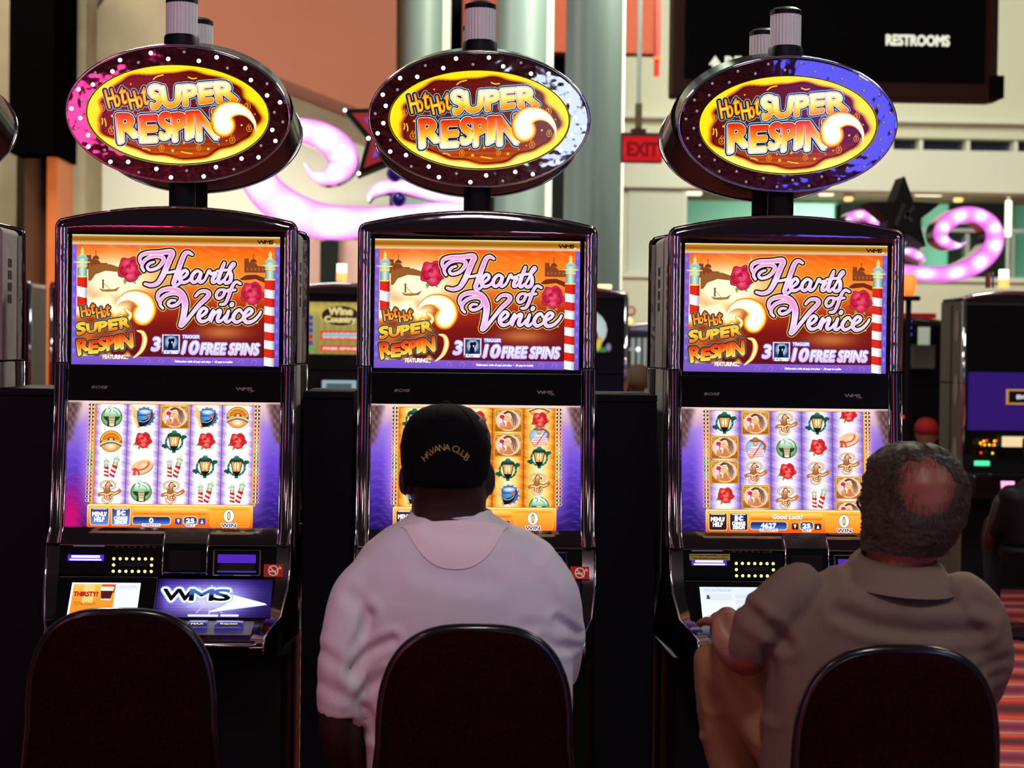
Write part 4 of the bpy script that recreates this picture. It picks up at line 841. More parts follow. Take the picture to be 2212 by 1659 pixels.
def lower_panel(root, which):
    # ledge under the screen
    led = [(-.052, 1.066), (-.098, 1.026), (-.104, 1.020), (-.10, 1.014), (-.04, 1.014), (.02, 1.06)]
    G().prism(led, 'x', -.284, .284).build('ledge', M_PLUM, root, auto=30)
    G().tube([(-.284, -.104, 1.0195), (.284, -.104, 1.0195)], .0016, 6).build('ledge_trim', M_EDGE, root)
    fr = [(-.098, 1.014), (-.116, .944), (-.09, .938), (.0, .938), (.0, 1.014)]
    G().prism(fr, 'x', -.284, .284).build('bill_panel', M_BLACK, root, auto=30)
    def Yp(z): return -.098-(1.014-z)*.018/.07
    def slab(name, x0, x1, z0, z1, d, m, par=root, back=0.0):
        return G().add([(x0, Yp(z0)-d, z0), (x1, Yp(z0)-d, z0), (x1, Yp(z1)-d, z1), (x0, Yp(z1)-d, z1), (x0, Yp(z0)+.004+back, z0), (x1, Yp(z0)+.004+back, z0), (x1, Yp(z1)+.004+back, z1), (x0, Yp(z1)+.004+back, z1)],
            [[0, 1, 2, 3], [7, 6, 5, 4], [0, 4, 5, 1], [1, 5, 6, 2], [2, 6, 7, 3], [3, 7, 4, 0]]).build(name, m, par)
    def lx(px, py, Y=-.105): return L(px, py, Y)
    b = slab('bill_slot', -.262, -.168, .978, .994, .004, mat('violet_dark', (0.05, 0.02, 0.15), 0.3, emit=rgb(80, 40, 220), es=.8))
    slab('slot_light', -.252, -.178, .9865, .9925, .0065, M_UVW, b); slab('slot_light', -.256, -.174, .980, .9835, .0085, M_UVW, b)
    t = slab('ticket_slot', -.128, -.056, .9645, .9755, .003, M_DCHROME); slab('slot_gap', -.122, -.062, .968, .972, .004, M_HOLE, t)
    spots = [(x, z) for z in (.984, .952) for x in [-.142+.0165*k for k in range(7)]]+[(-.142, .968), (-.043, .968)]
    for i, (x, z) in enumerate(spots):
        if 'led' not in MESH: o = G().ball((0, 0, 0), .0042, 8, 5, (1, .6, 1)).build('led', M_AMBER, t, smooth=True); MESH['led'] = o.data
        else: o = new('led', MESH['led'], t)
        o.location = (x, Yp(z)-.001, z)
    # middle card box standing proud, with bright edges
    x0, x1 = -.012, .103
    box = [(-.06, 1.064), (-.112, 1.026), (-.126, .950), (-.118, .938), (-.05, .938)]
    G().prism(box, 'x', x0, x1).build('card_box', M_BLACK, root)
    for x in (x0, x1): G().tube([(x, y-.001, z) for y, z in box[:4]], .0022, 6).build('card_box_trim', M_EDGE, root, smooth=True)
    G().tube([(x0, -.1265, .951), (x1, -.1265, .951)], .0016, 6).build('card_box_trim', M_EDGE, root)
    fr = [(-.117, 1.008), (-.126, .957)]
    G().add([(x0+.016, -.119, 1.008), (x1-.016, -.119, 1.008), (x1-.016, -.1285, .957), (x0+.016, -.1285, .957), (x0+.016, -.11, 1.008), (x1-.016, -.11, 1.008), (x1-.016, -.12, .957), (x0+.016, -.12, .957)], [[0, 1, 2, 3], [7, 6, 5, 4], [0, 4, 5, 1], [1, 5, 6, 2], [2, 6, 7, 3], [3, 7, 4, 0]]).build('card_window', M_PLUM, root)
    # ticket printer mouth with violet glow
    x0, x1 = .116, .246
    fr = slab('printer_frame', x0, x1, .942, 1.010, .008, M_BLACK)
    pm = slab('printer_glow', x0+.014, x1-.016, .976, .998, .0095, mat('violet_glow', (0.04, 0.02, 0.15), 0.25, emit=rgb(84, 34, 205), es=.8), fr)
    slab('printer_mouth', x0+.018, x1-.018, .958, .974, .0092, M_HOLE, fr); slab('printer_lip', x0+.014, x1-.014, .952, .957, .013, mat('violet_lip', (0.1, 0.08, 0.2), 0.2, emit=rgb(50, 40, 150), es=.5), fr)
    for xx in (x0+.004, x1-.005): G().tube([(xx, Yp(z)-.009, z) for z in (1.008, .946)], .0024, 6).build('printer_trim', M_EDGE, root)
    G().tube([(x0+.004, Yp(1.008)-.009, 1.008), (x1-.005, Yp(1.008)-.009, 1.008)], .0016, 6).build('printer_trim', M_EDGE, root); G().tube([(x0+.004, Yp(.945)-.009, .945), (x1-.005, Yp(.945)-.009, .945)], .0016, 6).build('printer_trim', M_EDGE, root)
    # no-smoking sticker
    p = Pic((0, 0, 40, 26), (.252, Yp(.974)-.012, .974), (.05, 0, 0), (0, -.008, -.0325), (0, -1, 0)); p.rect(0, 0, 40, 26, (175, 34, 24)); p.ell(20, 13, 11, 11, (235, 190, 180), n=20, inner=.8); p.stroke([(12, 5), (28, 21)], 2.4, (235, 190, 180)); p.rect(12, 13, 26, 16, (235, 190, 180)); p.stroke(catmull([(27, 12), (31, 8), (36, 9), (33, 5)], 3), 2, (235, 190, 180)); p.build('no_smoking_sticker', picmat('glowing_sticker', .55, .2, .4), root)  # sticker given a glow of its own, with no light behind it
    if which == 'right':
        p = Pic((0, 0, 100, 18), (-.268, Yp(1.008)-.010, 1.009), (.108, 0, 0), (0, -.004, -.0165), (0, -1, 0)); p.rect(0, 0, 100, 18, (150, 125, 60)); p.text('It Is The Players Responsibility To Verify Its', 3, 2, 97, 8, (30, 20, 10), ((.5, (30, 20, 10)),)); p.text('Ticket Value Before Leaving The Machine', 6, 10, 94, 16, (30, 20, 10), ((.5, (30, 20, 10)),)); p.build('notice_sticker', picmat('notice_print', .6, .2, .4), root)
    # sloping lower panel and button deck
    a, b_, c = (-.122, .936), (-.212, .838), (-.325, .812)
    low = [(-.10, .936), a, b_, c, (-.345, .806), (-.35, .797), (-.335, .785), (-.1, .77), (.0, .8)]
    g = G().prism(low, 'x', -.286, .286)
    for v in g.v: v.x *= 1-.12*sst(-.10, -.35, v.y)
    g.build('button_deck', M_BLACK, root, auto=25)
    G().tube([(-.272, -.335, .800), (-.245, -.352, .797), (.245, -.352, .797), (.272, -.335, .800)], .005, 8).build('deck_lip', M_EDGE, root, smooth=True)
    G().tube([(-.28, -.121, .937), (-.026, -.121, .937)], .0016, 6).build('panel_trim', M_EDGE, root); G().tube([(-.024, -.122, .936), (-.024, -.205, .845)], .0018, 6).build('panel_trim', M_EDGE, root)
    d = Vector((0, b_[0]-a[0], b_[1]-a[1])); n_ = Vector((0, d.z, -d.y)).normalized(); n_ = n_ if n_.y < 0 else -n_
    P0 = Vector((0, a[0], a[1]))
    def pt(x, t, k=0.0): return P0+d*t+n_*k+Vector((x, 0, 0))
    p = Pic((1060, 430, 2040, 815), pt(-.020, .03, .0012), Vector((.296, 0, 0)), d*.90, n_); wms_art(p); p.build('logo_panel', picmat('logo_glow', 1.1), root)
    g = G(); v = [pt(-.255, .08, .003), pt(-.062, .08, .003), pt(-.062, .98, .003), pt(-.255, .98, .003)]; g.add(v+[q-n_*.01 for q in v], [[0, 1, 2, 3], [7, 6, 5, 4], [0, 4, 5, 1], [1, 5, 6, 2], [2, 6, 7, 3], [3, 7, 4, 0]]); g.build('tracking_bezel', M_BLACK, root)
    p = Pic((0, 0, 100, 66), pt(-.244, .14, .0034), Vector((.178, 0, 0)), d*.80, n_); track_art(p, which); p.build('tracking_screen', M_SCREEN, root)
    # four push buttons on a metal strip
    d2 = Vector((0, c[0]-b_[0], c[1]-b_[1])); n2 = Vector((0, d2.z, -d2.y)).normalized(); n2 = n2 if n2.z > 0 else -n2; Q0 = Vector((0, b_[0], b_[1]))
    v = [Q0+d2*t+n2*.001+Vector((x, 0, 0)) for x, t in ((-.06, .04), (.238, .04), (.238, .86), (-.06, .86))]; G().add(v+[q-n2*.004 for q in v], [[0, 1, 2, 3], [7, 6, 5, 4], [0, 4, 5, 1], [1, 5, 6, 2], [2, 6, 7, 3], [3, 7, 4, 0]]).build('button_strip', mat('brushed_strip', (0.35, 0.33, 0.32), 0.35, metal=.6), root)
    for i, (x, tx) in enumerate(((-.03, 'COLLECT'), (.035, 'SELECT'), (.098, 'MAX'), (.178, 'Repeat'))):
        R = Matrix((Vector((1, 0, 0)), d2.normalized(), n2)).transposed().to_4x4(); w_ = .026 if i < 3 else .036
        o = G().box((-w_, -.030, 0), (w_, .026, .012), .005); o.xf(Matrix.Translation(Q0+d2*.46+Vector((x, 0, 0))) @ R); b2 = o.build('button', mat('button_blue', (0.03, 0.03, 0.10), 0.12, emit=rgb(60, 60, 190), es=.35, coat=.5), root, auto=30)
        c0 = Q0+d2*.46+n2*.0124+Vector((x, 0, 0)); e = d2.normalized()
        p = Pic((0, 0, 60, 50), c0-Vector((w_*.75, 0, 0))-e*.02, Vector((w_*1.5, 0, 0)), e*.038, n2); p.rect(0, 0, 60, 50, (40, 36, 70)); p.rect(0, 0, 60, 12, (150, 160, 235)); p.text(tx, 6, 18, 54, 34, (240, 225, 120), ((1.5, (240, 225, 120)),)); p.build('button_label', M_SCREEN, b2)
GRP = 'row of matching slot machines with oval signs'
m_left = machine('slot_machine', XL, 'slot machine with oval sign lit by white bulbs, standing behind the empty chair', 'left', 1, group=GRP)
m_mid = machine('slot_machine', XM, 'slot machine with orange reels, in front of the man in the black cap', 'mid', 2, group=GRP)
m_right = machine('slot_machine', XR, 'slot machine with unlit sign bulbs, in front of the man in the taupe polo shirt', 'right', 0, group=GRP)
RG = 'slot machines backing onto the front row'
rears = [machine('slot_machine', x, lb, None, 0, True, RG) for x, lb in (
    (XL-0.825, 'slot machine cut off at the left edge, only its grey side and rear sign showing'),
    (XL, 'machine backing onto the left slot machine, grey vented side and black drum sign'),
    (XM, 'machine backing onto the middle slot machine, mostly hidden, rim of its sign showing'),
    (XR, 'machine backing onto the right slot machine, grey vented side showing at left'))]
# black filler cabinets between the machines
M_FILL = mat('filler_laminate', (0.005, 0.004, 0.008), 0.55, spec=0.12)
def filler(x0, x1, label):
    r = empty('filler_cabinet', ((x0+x1)/2, 0.1, 0), label, 'cabinet', 'black cabinets between the machines'); h = (x1-x0)/2
    G().box((-h, 0, 0.08), (h, .40, 1.405), .003).build('body', M_FILL, r); G().box((-h+.02, .02, 0), (h-.02, .38, .08)).build('plinth', M_FILL, r); G().box((-h, -.006, 1.405), (h, .406, 1.425), .003).build('top', M_FILL, r)
filler(XL-.825+.33, XL-.335, 'black cabinet filling the gap left of the leftmost lit slot machine')
filler(XL+.335, XM-.335, 'black cabinet between the left and middle slot machines')
filler(XM+.335, XR-.335, 'black cabinet between the middle and right slot machines')

# ------------------------------------------------------------------ the hall
def struct(g, name, m, auto=None, parent=None):
    o = g.build(name, m, parent, auto=auto)
    if parent is None: o['kind'] = 'structure'
    return o
def carpet():
    m = bpy.data.materials.new('casino_carpet'); m.use_nodes = True; nt = m.node_tree; b = nt.nodes['Principled BSDF']; b.inputs['Roughness'].default_value = .95
    tc = nt.nodes.new('ShaderNodeTexCoord'); mp = nt.nodes.new('ShaderNodeMapping'); mp.inputs['Scale'].default_value = (.55, .55, 1.0); mp.inputs['Rotation'].default_value = (0, 0, .25)
    wv = nt.nodes.new('ShaderNodeTexWave'); wv.bands_direction = 'Y'; wv.inputs['Scale'].default_value = .8; wv.inputs['Distortion'].default_value = 7.0; wv.inputs['Detail'].default_value = 2.0; wv.inputs['Detail Scale'].default_value = 0.8
    r = nt.nodes.new('ShaderNodeValToRGB'); e = r.color_ramp.elements; cs = [(0, rgb(60, 12, 20)), (.18, rgb(150, 28, 30)), (.38, rgb(196, 70, 34)), (.5, rgb(150, 24, 40)), (.62, rgb(205, 120, 50)), (.74, rgb(40, 90, 130)), (.82, rgb(160, 30, 36)), (1, rgb(90, 14, 50))]
    e[0].position, e[0].color = cs[0][0], (*cs[0][1], 1); e[1].position, e[1].color = cs[-1][0], (*cs[-1][1], 1)
    for p_, c_ in cs[1:-1]: q = e.new(p_); q.color = (*c_, 1)
    nt.links.new(tc.outputs['Object'], mp.inputs[0]); nt.links.new(mp.outputs[0], wv.inputs['Vector']); nt.links.new(wv.outputs['Fac'], r.inputs[0]); nt.links.new(r.outputs[0], b.inputs['Base Color']); return m
struct(G().add([(-14, -8, 0), (16, -8, 0), (16, 32, 0), (-14, 32, 0)], [[0, 1, 2, 3]]), 'floor', carpet())
CREAM = mat('cream_wall', rgb(218, 214, 190), .8); CREAM2 = mat('cream_wall_pale', rgb(228, 226, 208), .8)
BEIGE = mat('beige_panel', rgb(158, 142, 110), .7, noise=(3, rgb(140, 122, 92), .3)); WOOD = mat('orange_wood', rgb(176, 84, 14), .5, noise=(2, rgb(160, 74, 12), .3)); DBROWN = mat('dark_brown_wood', rgb(72, 38, 16), .6, spec=.2); SALMON = mat('salmon_soffit', rgb(128, 68, 44), .85, noise=(1.2, rgb(120, 66, 44), .4))
COLM = mat('grey_green_column', rgb(104, 118, 112), .45); DARK = mat('dark_recess', rgb(16, 17, 13), .7, spec=.1); STEELG = mat('dark_green_glass', rgb(28, 48, 40), .2)
def slabpx(px0, py0, px1, py1, Y, t):
    pm, pr = (px0+px1)/2, (py0+py1)/2; return (at(px0, pr, Y).x, Y, at(pm, py1, Y).z), (at(px1, pr, Y).x, Y+t, at(pm, py0, Y).z)
def bgbox(name, px0, py0, px1, py1, Y, t, m, bev=0.0): return struct(G().box(*slabpx(px0, py0, px1, py1, Y, t), bev), name, m)
# left half: cream wall, sloping salmon soffit, pilaster, wood column
a = at(-260, 0, 16); b = at(900, 0, 16)
struct(G().box((a.x, 16, 0), (b.x, 16.3, 7.6)), 'wall_back', CREAM)
sp = [(330, -140), (400, 86), (577, 157), (852, 265), (852, -140)]
struct(G().prism([(at(x, y, 14.2).x, at(x, y, 14.2).z) for x, y in sp], 'y', 14.2, 15.95), 'trim_1', SALMON)
sp = [(180, 150), (577, 157), (650, 262), (800, 318), (860, 330), (860, 262), (577, 152), (400, 80), (330, -140), (180, -140)]
struct(G().prism([(at(x, y, 15.6).x, at(x, y, 15.6).z) for x, y in [(180, 60), (330, -140), (400, 80), (577, 152), (860, 262), (860, 335), (646, 259), (560, 215), (430, 160), (180, 130)]], 'y', 15.6, 15.97), 'trim_2', BEIGE)
bgbox('trim_3', 122, -140, 184, 840, 15.0, 1.0, BEIGE)
bgbox('trim_4', 112, -140, 124, 840, 14.8, 1.2, mat('pale_trim', rgb(190, 178, 140), .6))
bgbox('trim_5', 52, 300, 108, 845, 14.2, .8, DBROWN); bgbox('trim_6', 100, 300, 122, 845, 14.0, .8, WOOD); bgbox('trim_7', 20, -140, 116, 330, 13.6, 1.2, mat('black_beam', rgb(4, 3, 3), .9, spec=.0))
bgbox('trim_8', -140, -140, 36, 845, 14.9, .8, BEIGE)
# columns
def column(px0, px1, Y, name):
    p0, p1 = at(px0, 400, Y), at(px1, 400, Y); r = (p1.x-p0.x)/2; c = ((p0.x+p1.x)/2, Y, 0)
    struct(G().lathe([(r*1.15, 0), (r*1.15, .25), (r, .32), (r, 7.4), (r*1.1, 7.6)], c, 32), name, COLM, auto=40)
column(850, 952, 15.4, 'trim_9'); column(1068, 1178, 15.0, 'trim_10'); column(1218, 1342, 12.5, 'trim_11')
bgbox('trim_12', 952, -140, 970, 840, 17.5, .3, CREAM2); bgbox('trim_13', 1179, -140, 1192, 840, 17.5, .3, CREAM2); bgbox('trim_14', 1338, -140, 1348, 640, 14.5, .3, CREAM2)
bgbox('wall_middle', 880, -140, 1345, 870, 21.0, .3, DARK)
bgbox('trim_15', 1000, -140, 1420, 112, 19.0, .3, mat('orange_bulkhead', rgb(140, 56, 30), .8))
bgbox('trim_16', 640, 480, 790, 850, 15.2, .6, mat('rose_panel', rgb(170, 130, 115), .7)); bgbox('trim_17', 690, 500, 728, 850, 15.0, .2, DARK)
# right half: two-storey wall with a gallery
Y = 25.0
a = at(1345, 0, Y)
bgbox('wall_right_back', 1345, -140, 2420, 296, Y, .4, CREAM)
bgbox('trim_18', 1345, 322, 2420, 412, Y-.25, .65, CREAM2); bgbox('trim_19', 1345, 250, 2420, 262, Y-.3, .3, CREAM2)
bgbox('trim_20', 1345, 294, 1930, 324, Y, .4, CREAM); bgbox('window_1', 1925, 290, 2420, 328, Y+.35, .05, mat('dark_window', rgb(40, 42, 60), .1, spec=.8))
for px in (1990, 2092, 2195): bgbox('trim_21', px-4, 290, px+4, 328, Y+.1, .25, CREAM2)
bgbox('wall_left_gallery', 1345, 380, 1480, 720, Y, .4, CREAM); bgbox('door_1', 1356, 402, 1474, 640, Y-.06, .1, mat('pale_door', rgb(206, 208, 192), .6)); bgbox('trim_22', 1474, 400, 1482, 700, Y-.1, .3, CREAM2)
TEAL = mat('teal_gallery_wall', rgb(96, 158, 132), .5); bgbox('wall_gallery', 1470, 395, 2420, 640, Y+5, .3, TEAL)
a, b = at(1470, 412, Y), at(2420, 412, Y); struct(G().box((a.x, Y+.1, a.z+.25), (b.x, Y+5, a.z+.35)), 'ceiling', mat('gallery_ceiling', rgb(120, 118, 84), .8))
bgbox('trim_23', 1815, 440, 1990, 640, Y+4.5, .4, DARK); bgbox('trim_24', 2060, 440, 2165, 640, Y+4.5, .4, DARK); bgbox('trim_25', 1680, 440, 1800, 640, Y+4.6, .3, mat('mint_panel', rgb(140, 200, 165), .6))
bgbox('wall_parapet', 1340, 600, 2420, 780, Y-.4, .5, CREAM); bgbox('wall_lower', 1340, 690, 2420, 900, Y-.3, .4, CREAM)
bgbox('trim_26', 1345, 596, 2420, 606, Y-.5, .7, CREAM2)
RAIL = mat('rail_metal', rgb(190, 196, 186), .35, metal=.3)
rl = empty('gallery_railing', (at(1960, 600, Y-.3).x, Y-.3, at(1960, 600, Y-.3).z), 'pale metal railing with glass panels along the upper gallery at right', 'railing')
def rel(px, py, Yq): q = at(px, py, Yq); return q-rl.location
for px in range(1500, 2300, 98):
    q0, q1 = rel(px, 602, Y-.3), rel(px, 505, Y-.3); G().box((q0.x-.03, -.02, q0.z), (q0.x+.03, .02, q1.z)).build('post', RAIL, rl)
q0, q1 = rel(1484, 505, Y-.3), rel(2300, 498, Y-.3); G().box((q0.x, -.035, q1.z-.05), (q1.x, .035, q1.z+.01)).build('handrail', RAIL, rl)
GLS = mat('rail_glass', (.75, .9, .85), .02, spec=.5, trans=1.0)
for px in range(1500, 2200, 98):
    q0, q1 = rel(px+8, 596, Y-.3), rel(px+90, 512, Y-.3); G().box((q0.x, -.008, q0.z), (q1.x, .008, q1.z)).build('glass_pane', GLS, rl)
TUBE = mat('ceiling_tube_light', (1, 1, .9), .4, emit=rgb(255, 250, 205), es=1.6); SPOT = mat('warm_downlight', (1, .8, .5), .4, emit=rgb(255, 200, 120), es=1.6)
def ceil_light(px0, px1, py, dy, m, nm, label, cat, grp):
    Yq = Y+2.0; c = at((px0+px1)/2, py, Yq); w_ = at(px1, py, Yq).x-at(px0, py, Yq).x; h = dy*(Yq+5)/F
    r = empty(nm, c, label, cat, grp); G().box((-w_/2, -.08, -h/2), (w_/2, .08, h/2), .02).build('lens', m, r); G().box((-w_/2-.03, -.1, h/2), (w_/2+.03, .1, h/2+.05)).build('housing', RAIL, r); G().tube([(0, 0, h/2), (0, 0, at(1470, 412, Y).z+.26-c.z)], .02, 6).build('stem', RAIL, r)
for i, (a0, a1, py, lb) in enumerate(((1770, 1800, 418, 'short ceiling light in the gallery beside the right oval sign'), (1978, 2034, 419, 'long ceiling light in the gallery just right of the black star'), (1478, 1515, 417, 'ceiling light at the left end of the gallery'))): ceil_light(a0, a1, py, 9, TUBE, 'ceiling_light', lb, 'ceiling light', 'lights in the gallery ceiling')
for px, py, lb in ((1886, 414, 'round warm downlight over the black star'), (1833, 430, 'round warm downlight left of the black star'), (2070, 432, 'round warm downlight above the right scroll'), (2133, 416, 'round warm downlight at the right of the gallery')): ceil_light(px-8, px+8, py, 8, SPOT, 'downlight', lb, 'ceiling light', 'lights in the gallery ceiling')
lamp('gallery_lamp', (at(1900, 430, Y+2.5).x, Y+2.2, at(1900, 430, Y+2.5).z-.1), (at(1900, 430, Y+2.5).x, Y+4.5, 0), 3.5, 900, (.9, 1, .9))
# lamp post on the gallery
q = at(2176, 604, Y-.45); q2 = at(2176, 425, Y-.45); o = empty('gallery_lamp_post', q, 'slim white lit post standing at the gallery railing', 'lamp'); G().tube([(0, 0, 0), (0, 0, q2.z-q.z)], .035, 10).build('post', RAIL, o); G().tube([(0, 0, (q2.z-q.z)*.52), (0, 0, (q2.z-q.z)*.95)], .05, 10).build('tube_light', TUBE, o)
# hanging direction sign
Yh = 11.0; c = at(1805, 150, Yh); hs = empty('hanging_direction_sign', c, 'black hanging direction sign with brown frame and white arrow', 'sign')
def rh(px, py): q = at(px, py, Yh); return q-c
a, b = rh(1452, 205), rh(2160, -60); G().box((a.x, 0, a.z), (b.x, .3, b.z), .02).build('frame', mat('sign_brown', rgb(70, 42, 36), .7, spec=.1), hs)
a, b = rh(1478, 168), rh(2128, -40); G().box((a.x, -.03, a.z), (b.x, .02, b.z)).build('panel', mat('sign_black', rgb(5, 3, 7), .7, spec=.1), hs)
o = rh(1476, -40); u = rh(2136, -40); v = rh(1476, 188)
p = Pic((1476, -40, 2136, 188), o+Vector((0, -.031, 0)), (u.x-o.x, 0, 0), (0, 0, v.z-o.z), (0, -1, 0), 1e-4); W = (250, 248, 225)
p.poly([(1546, 120), (1560, 140), (1551, 140), (1553, 146), (1539, 146), (1541, 140), (1532, 140)], W); p.text('RE', 1568, 122, 1602, 146, W, ((3, W),)); p.build('arrow_line', picmat('sign_lettering', .95, .1, .5), hs); p = Pic((1476, -40, 2136, 188), o+Vector((0, -.031, 0)), (u.x-o.x, 0, 0), (0, 0, v.z-o.z), (0, -1, 0), 1e-4); p.text('RESTROOMS', 1914, 68, 2050, 90, W, ((3, W),)); p.build('upper_line', picmat('sign_lettering', .95, .1, .5), hs)
for px in (1560, 2050): q = rh(px, -60); G().tube([(q.x, .15, q.z), (q.x, .15, q.z+1.6)], .03, 8).build('hanger', RAIL, hs)
a, b = rh(2136, 213), rh(2166, 165); G().box((a.x, -.05, a.z), (b.x, .33, b.z)).build('corner_bracket', mat('sign_black', rgb(5, 3, 7), .7, spec=.1), hs)
# exit sign on its stem
Ye = 12.0; c = at(1386, 320, Ye); es = empty('exit_sign', c, 'red lit EXIT sign hanging on a stem beside the grey column', 'sign')
def re(px, py): q = at(px, py, Ye); return q-c
a, b = re(1342, 350), re(1432, 287); G().box((a.x, 0, a.z), (b.x, .1, b.z), .01).build('housing', mat('exit_housing', rgb(70, 20, 16), .5), es)
o, u, v = re(1346, 294), re(1428, 294), re(1346, 348); p = Pic((0, 0, 82, 54), o+Vector((0, -.004, 0)), (u.x-o.x, 0, 0), (0, 0, v.z-o.z), (0, -1, 0), 1e-4); p.grid(0, 0, 82, 54, 8, 6, lambda x, y: mixc((225, 22, 32), (190, 8, 20), abs(y-27)/27)); p.text('EXIT', 10, 14, 76, 42, (120, 4, 10), ((4, (120, 4, 10)),)); p.build('lit_face', picmat('exit_glow', 1.0, .1, .4), es)
q = re(1380, 287); q2 = re(1380, -60); G().tube([(q.x, .05, q.z), (q.x, .05, q2.z)], .022, 8).build('stem', RAIL, es); a, b = re(1364, 290), re(1396, 278); G().box((a.x, .0, a.z), (b.x, .1, b.z)).build('canopy', mat('exit_housing', rgb(70, 20, 16), .5), es); a, b = re(1373, 276), re(1388, 222); G().box((a.x, .02, a.z), (b.x, .08, b.z), .005).build('stem_sleeve', mat('olive_metal', rgb(110, 100, 60), .6), es)
c = at(1418, 165, 13); o = empty('pendant_lamp', c, 'slender red pendant lamp hanging above the EXIT sign', 'lamp'); k = at(1418, 87, 13).z-c.z; G().tube([(0, 0, 0), (0, 0, k*.48)], .028, 10).build('glass', mat('red_lamp', rgb(190, 40, 24), .3, emit=rgb(200, 40, 20), es=.6), o); G().lathe([(.045, k*.46), (.045, k*.52)], (0, 0, 0), 12).build('ring', mat('orange_ring', rgb(250, 110, 40), .4, emit=rgb(250, 110, 40), es=.8), o); G().tube([(0, 0, k*.5), (0, 0, k*2.2)], .035, 10).build('stem', mat('dusty_red', rgb(160, 60, 50), .5), o)
# ------------------------------------------------------------------ scroll signs, stars and globes
NEON = picmat('scroll_glow', 1.5, .2, .3); SIDEM = mat('scroll_side', (0.5, 0.3, 0.45), .12, metal=1.0)
def scroll(root, base, paths, Ys, t=.22, k_=1.2, pale=1.0):
    for path in paths:
        q = catmull(path, 8); n = len(q); Lp = []; Rp = []
        for i, a in enumerate(q):
            b0, b1 = q[max(i-1, 0)], q[min(i+1, n-1)]; dx, dy = b1[0]-b0[0], b1[1]-b0[1]; l = math.hypot(dx, dy) or 1; h = max(a[2]*k_, 2)/2
            Lp.append((a[0]-dy/l*h, a[1]+dx/l*h)); Rp.append((a[0]+dy/l*h, a[1]-dx/l*h))
        def W(pt, y): r = at(pt[0], pt[1], Ys); return Vector((r.x, Ys+y, r.z))-base
        prof = [(0, .0), (.12, -.035), (.35, -.06), (.5, -.065), (.65, -.06), (.88, -.035), (1, 0)]; m = len(prof); V = []; Fc = []; C = []
        for i in range(n):
            for k, (s_, dpt) in enumerate(prof):
                pt = (Lp[i][0]*(1-s_)+Rp[i][0]*s_, Lp[i][1]*(1-s_)+Rp[i][1]*s_); V.append(W(pt, dpt)); e = abs(s_-.5)*2; hot = .5+.5*math.sin(i*.55); C.append(mixc(mixc((255, 246, 255), (232, 130, 228), (.35 if pale == 1 else .95)*(1-hot)), (212, 84, 212) if pale == 1 else (190, 80, 190), sst(.62 if pale == 1 else .35, 1.0, e)))
        for i in range(n-1):
            for k in range(m-1): Fc.append([i*m+k, i*m+k+1, (i+1)*m+k+1, (i+1)*m+k])
        me = bpy.data.meshes.new('lit_scroll'); me.from_pydata([tuple(v) for v in V], [], Fc); ca = me.color_attributes.new('Col', 'FLOAT_COLOR', 'POINT')
        ca.data.foreach_set('color', [x for c in C for x in (lin(c[0]), lin(c[1]), lin(c[2]), 1)]); me.materials.append(NEON); me.polygons.foreach_set('use_smooth', [True]*len(me.polygons)); new('lit_scroll', me, root)
        outl = Lp+Rp[::-1]; P = [W(pt, 0) for pt in outl]; P2 = [W(pt, t) for pt in outl]; N_ = len(outl)
        G().add(P+P2, [[i, (i+1) % N_, N_+(i+1) % N_, N_+i] for i in range(N_)]+[[N_+i, N_+i+1, N_+(2*n-2-i), N_+(2*n-1-i)] for i in range(n-1)]).build('scroll_side', SIDEM, root)
def Z1(x, y, w_): return (540+x/2.592, 220+y/2.592, w_/2.592)
Ys = 9.0; c = at(760, 450, Ys); c1 = Vector((c.x, Ys, c.z)); s1 = empty('scroll_sign', c1, 'large glowing pink scroll sign between the left and middle machines', 'neon sign', 'glowing pink scroll signs')
scroll(s1, c1, [[Z1(*a) for a in ((1330, 565, 50), (1180, 592, 62), (1000, 612, 80), (800, 648, 112), (600, 674, 150), (400, 668, 170), (240, 610, 172), (110, 520, 170), (30, 400, 160), (20, 270, 140), (80, 180, 120), (180, 150, 112), (290, 158, 112), (400, 190, 128), (490, 258, 145), (520, 335, 140), (480, 395, 110), (410, 425, 70), (345, 405, 36), (305, 345, 4))],
    [Z1(*a) for a in ((665, 560, 6), (680, 515, 40), (740, 480, 62), (840, 472, 60), (940, 495, 62), (1060, 530, 50), (1180, 552, 30), (1300, 560, 24))]], Ys)
stand_later = [(s1, at(560, 470, Ys).x-c1.x, at(560, 470, Ys).z-c1.z)]
bl = mat('blue_globe', rgb(40, 26, 130), .15, spec=.8, emit=rgb(20, 10, 80), es=.4)
for x, y, r, lb in ((832, 546, 43, 'dark blue globe on the pink scroll under the middle oval sign'), (812, 402, 48, 'dark blue globe below the red star')):
    px, py, pr = Z1(x, y, r); q = at(px, py, Ys-.1); rr = pr*(Ys+4.9)/F; g = empty('blue_globe', q, lb, 'globe', 'dark blue globes on the scroll sign'); G().ball((0, 0, 0), rr, 24, 16).build('ball', bl, g, smooth=True); G().tube([(0, 0, 0), (0, .22, -rr*1.2)], .02, 8).build('stem', M_DCHROME, g)
def stand(root, dx, dz, y=.3):
    z0 = -root.location.z; G().tube([(dx, y, z0), (dx, y, dz)], .05, 10).build('stand_pole', M_MATTE, root, smooth=True); G().lathe([(.14, z0), (.14, z0+.03), (.06, z0+.05)], (dx, y, 0), 20).build('stand_base', M_MATTE, root, auto=30); G().box((dx-.05, y-.12, dz-.08), (dx+.05, y, dz)).build('stand_bracket', M_MATTE, root)
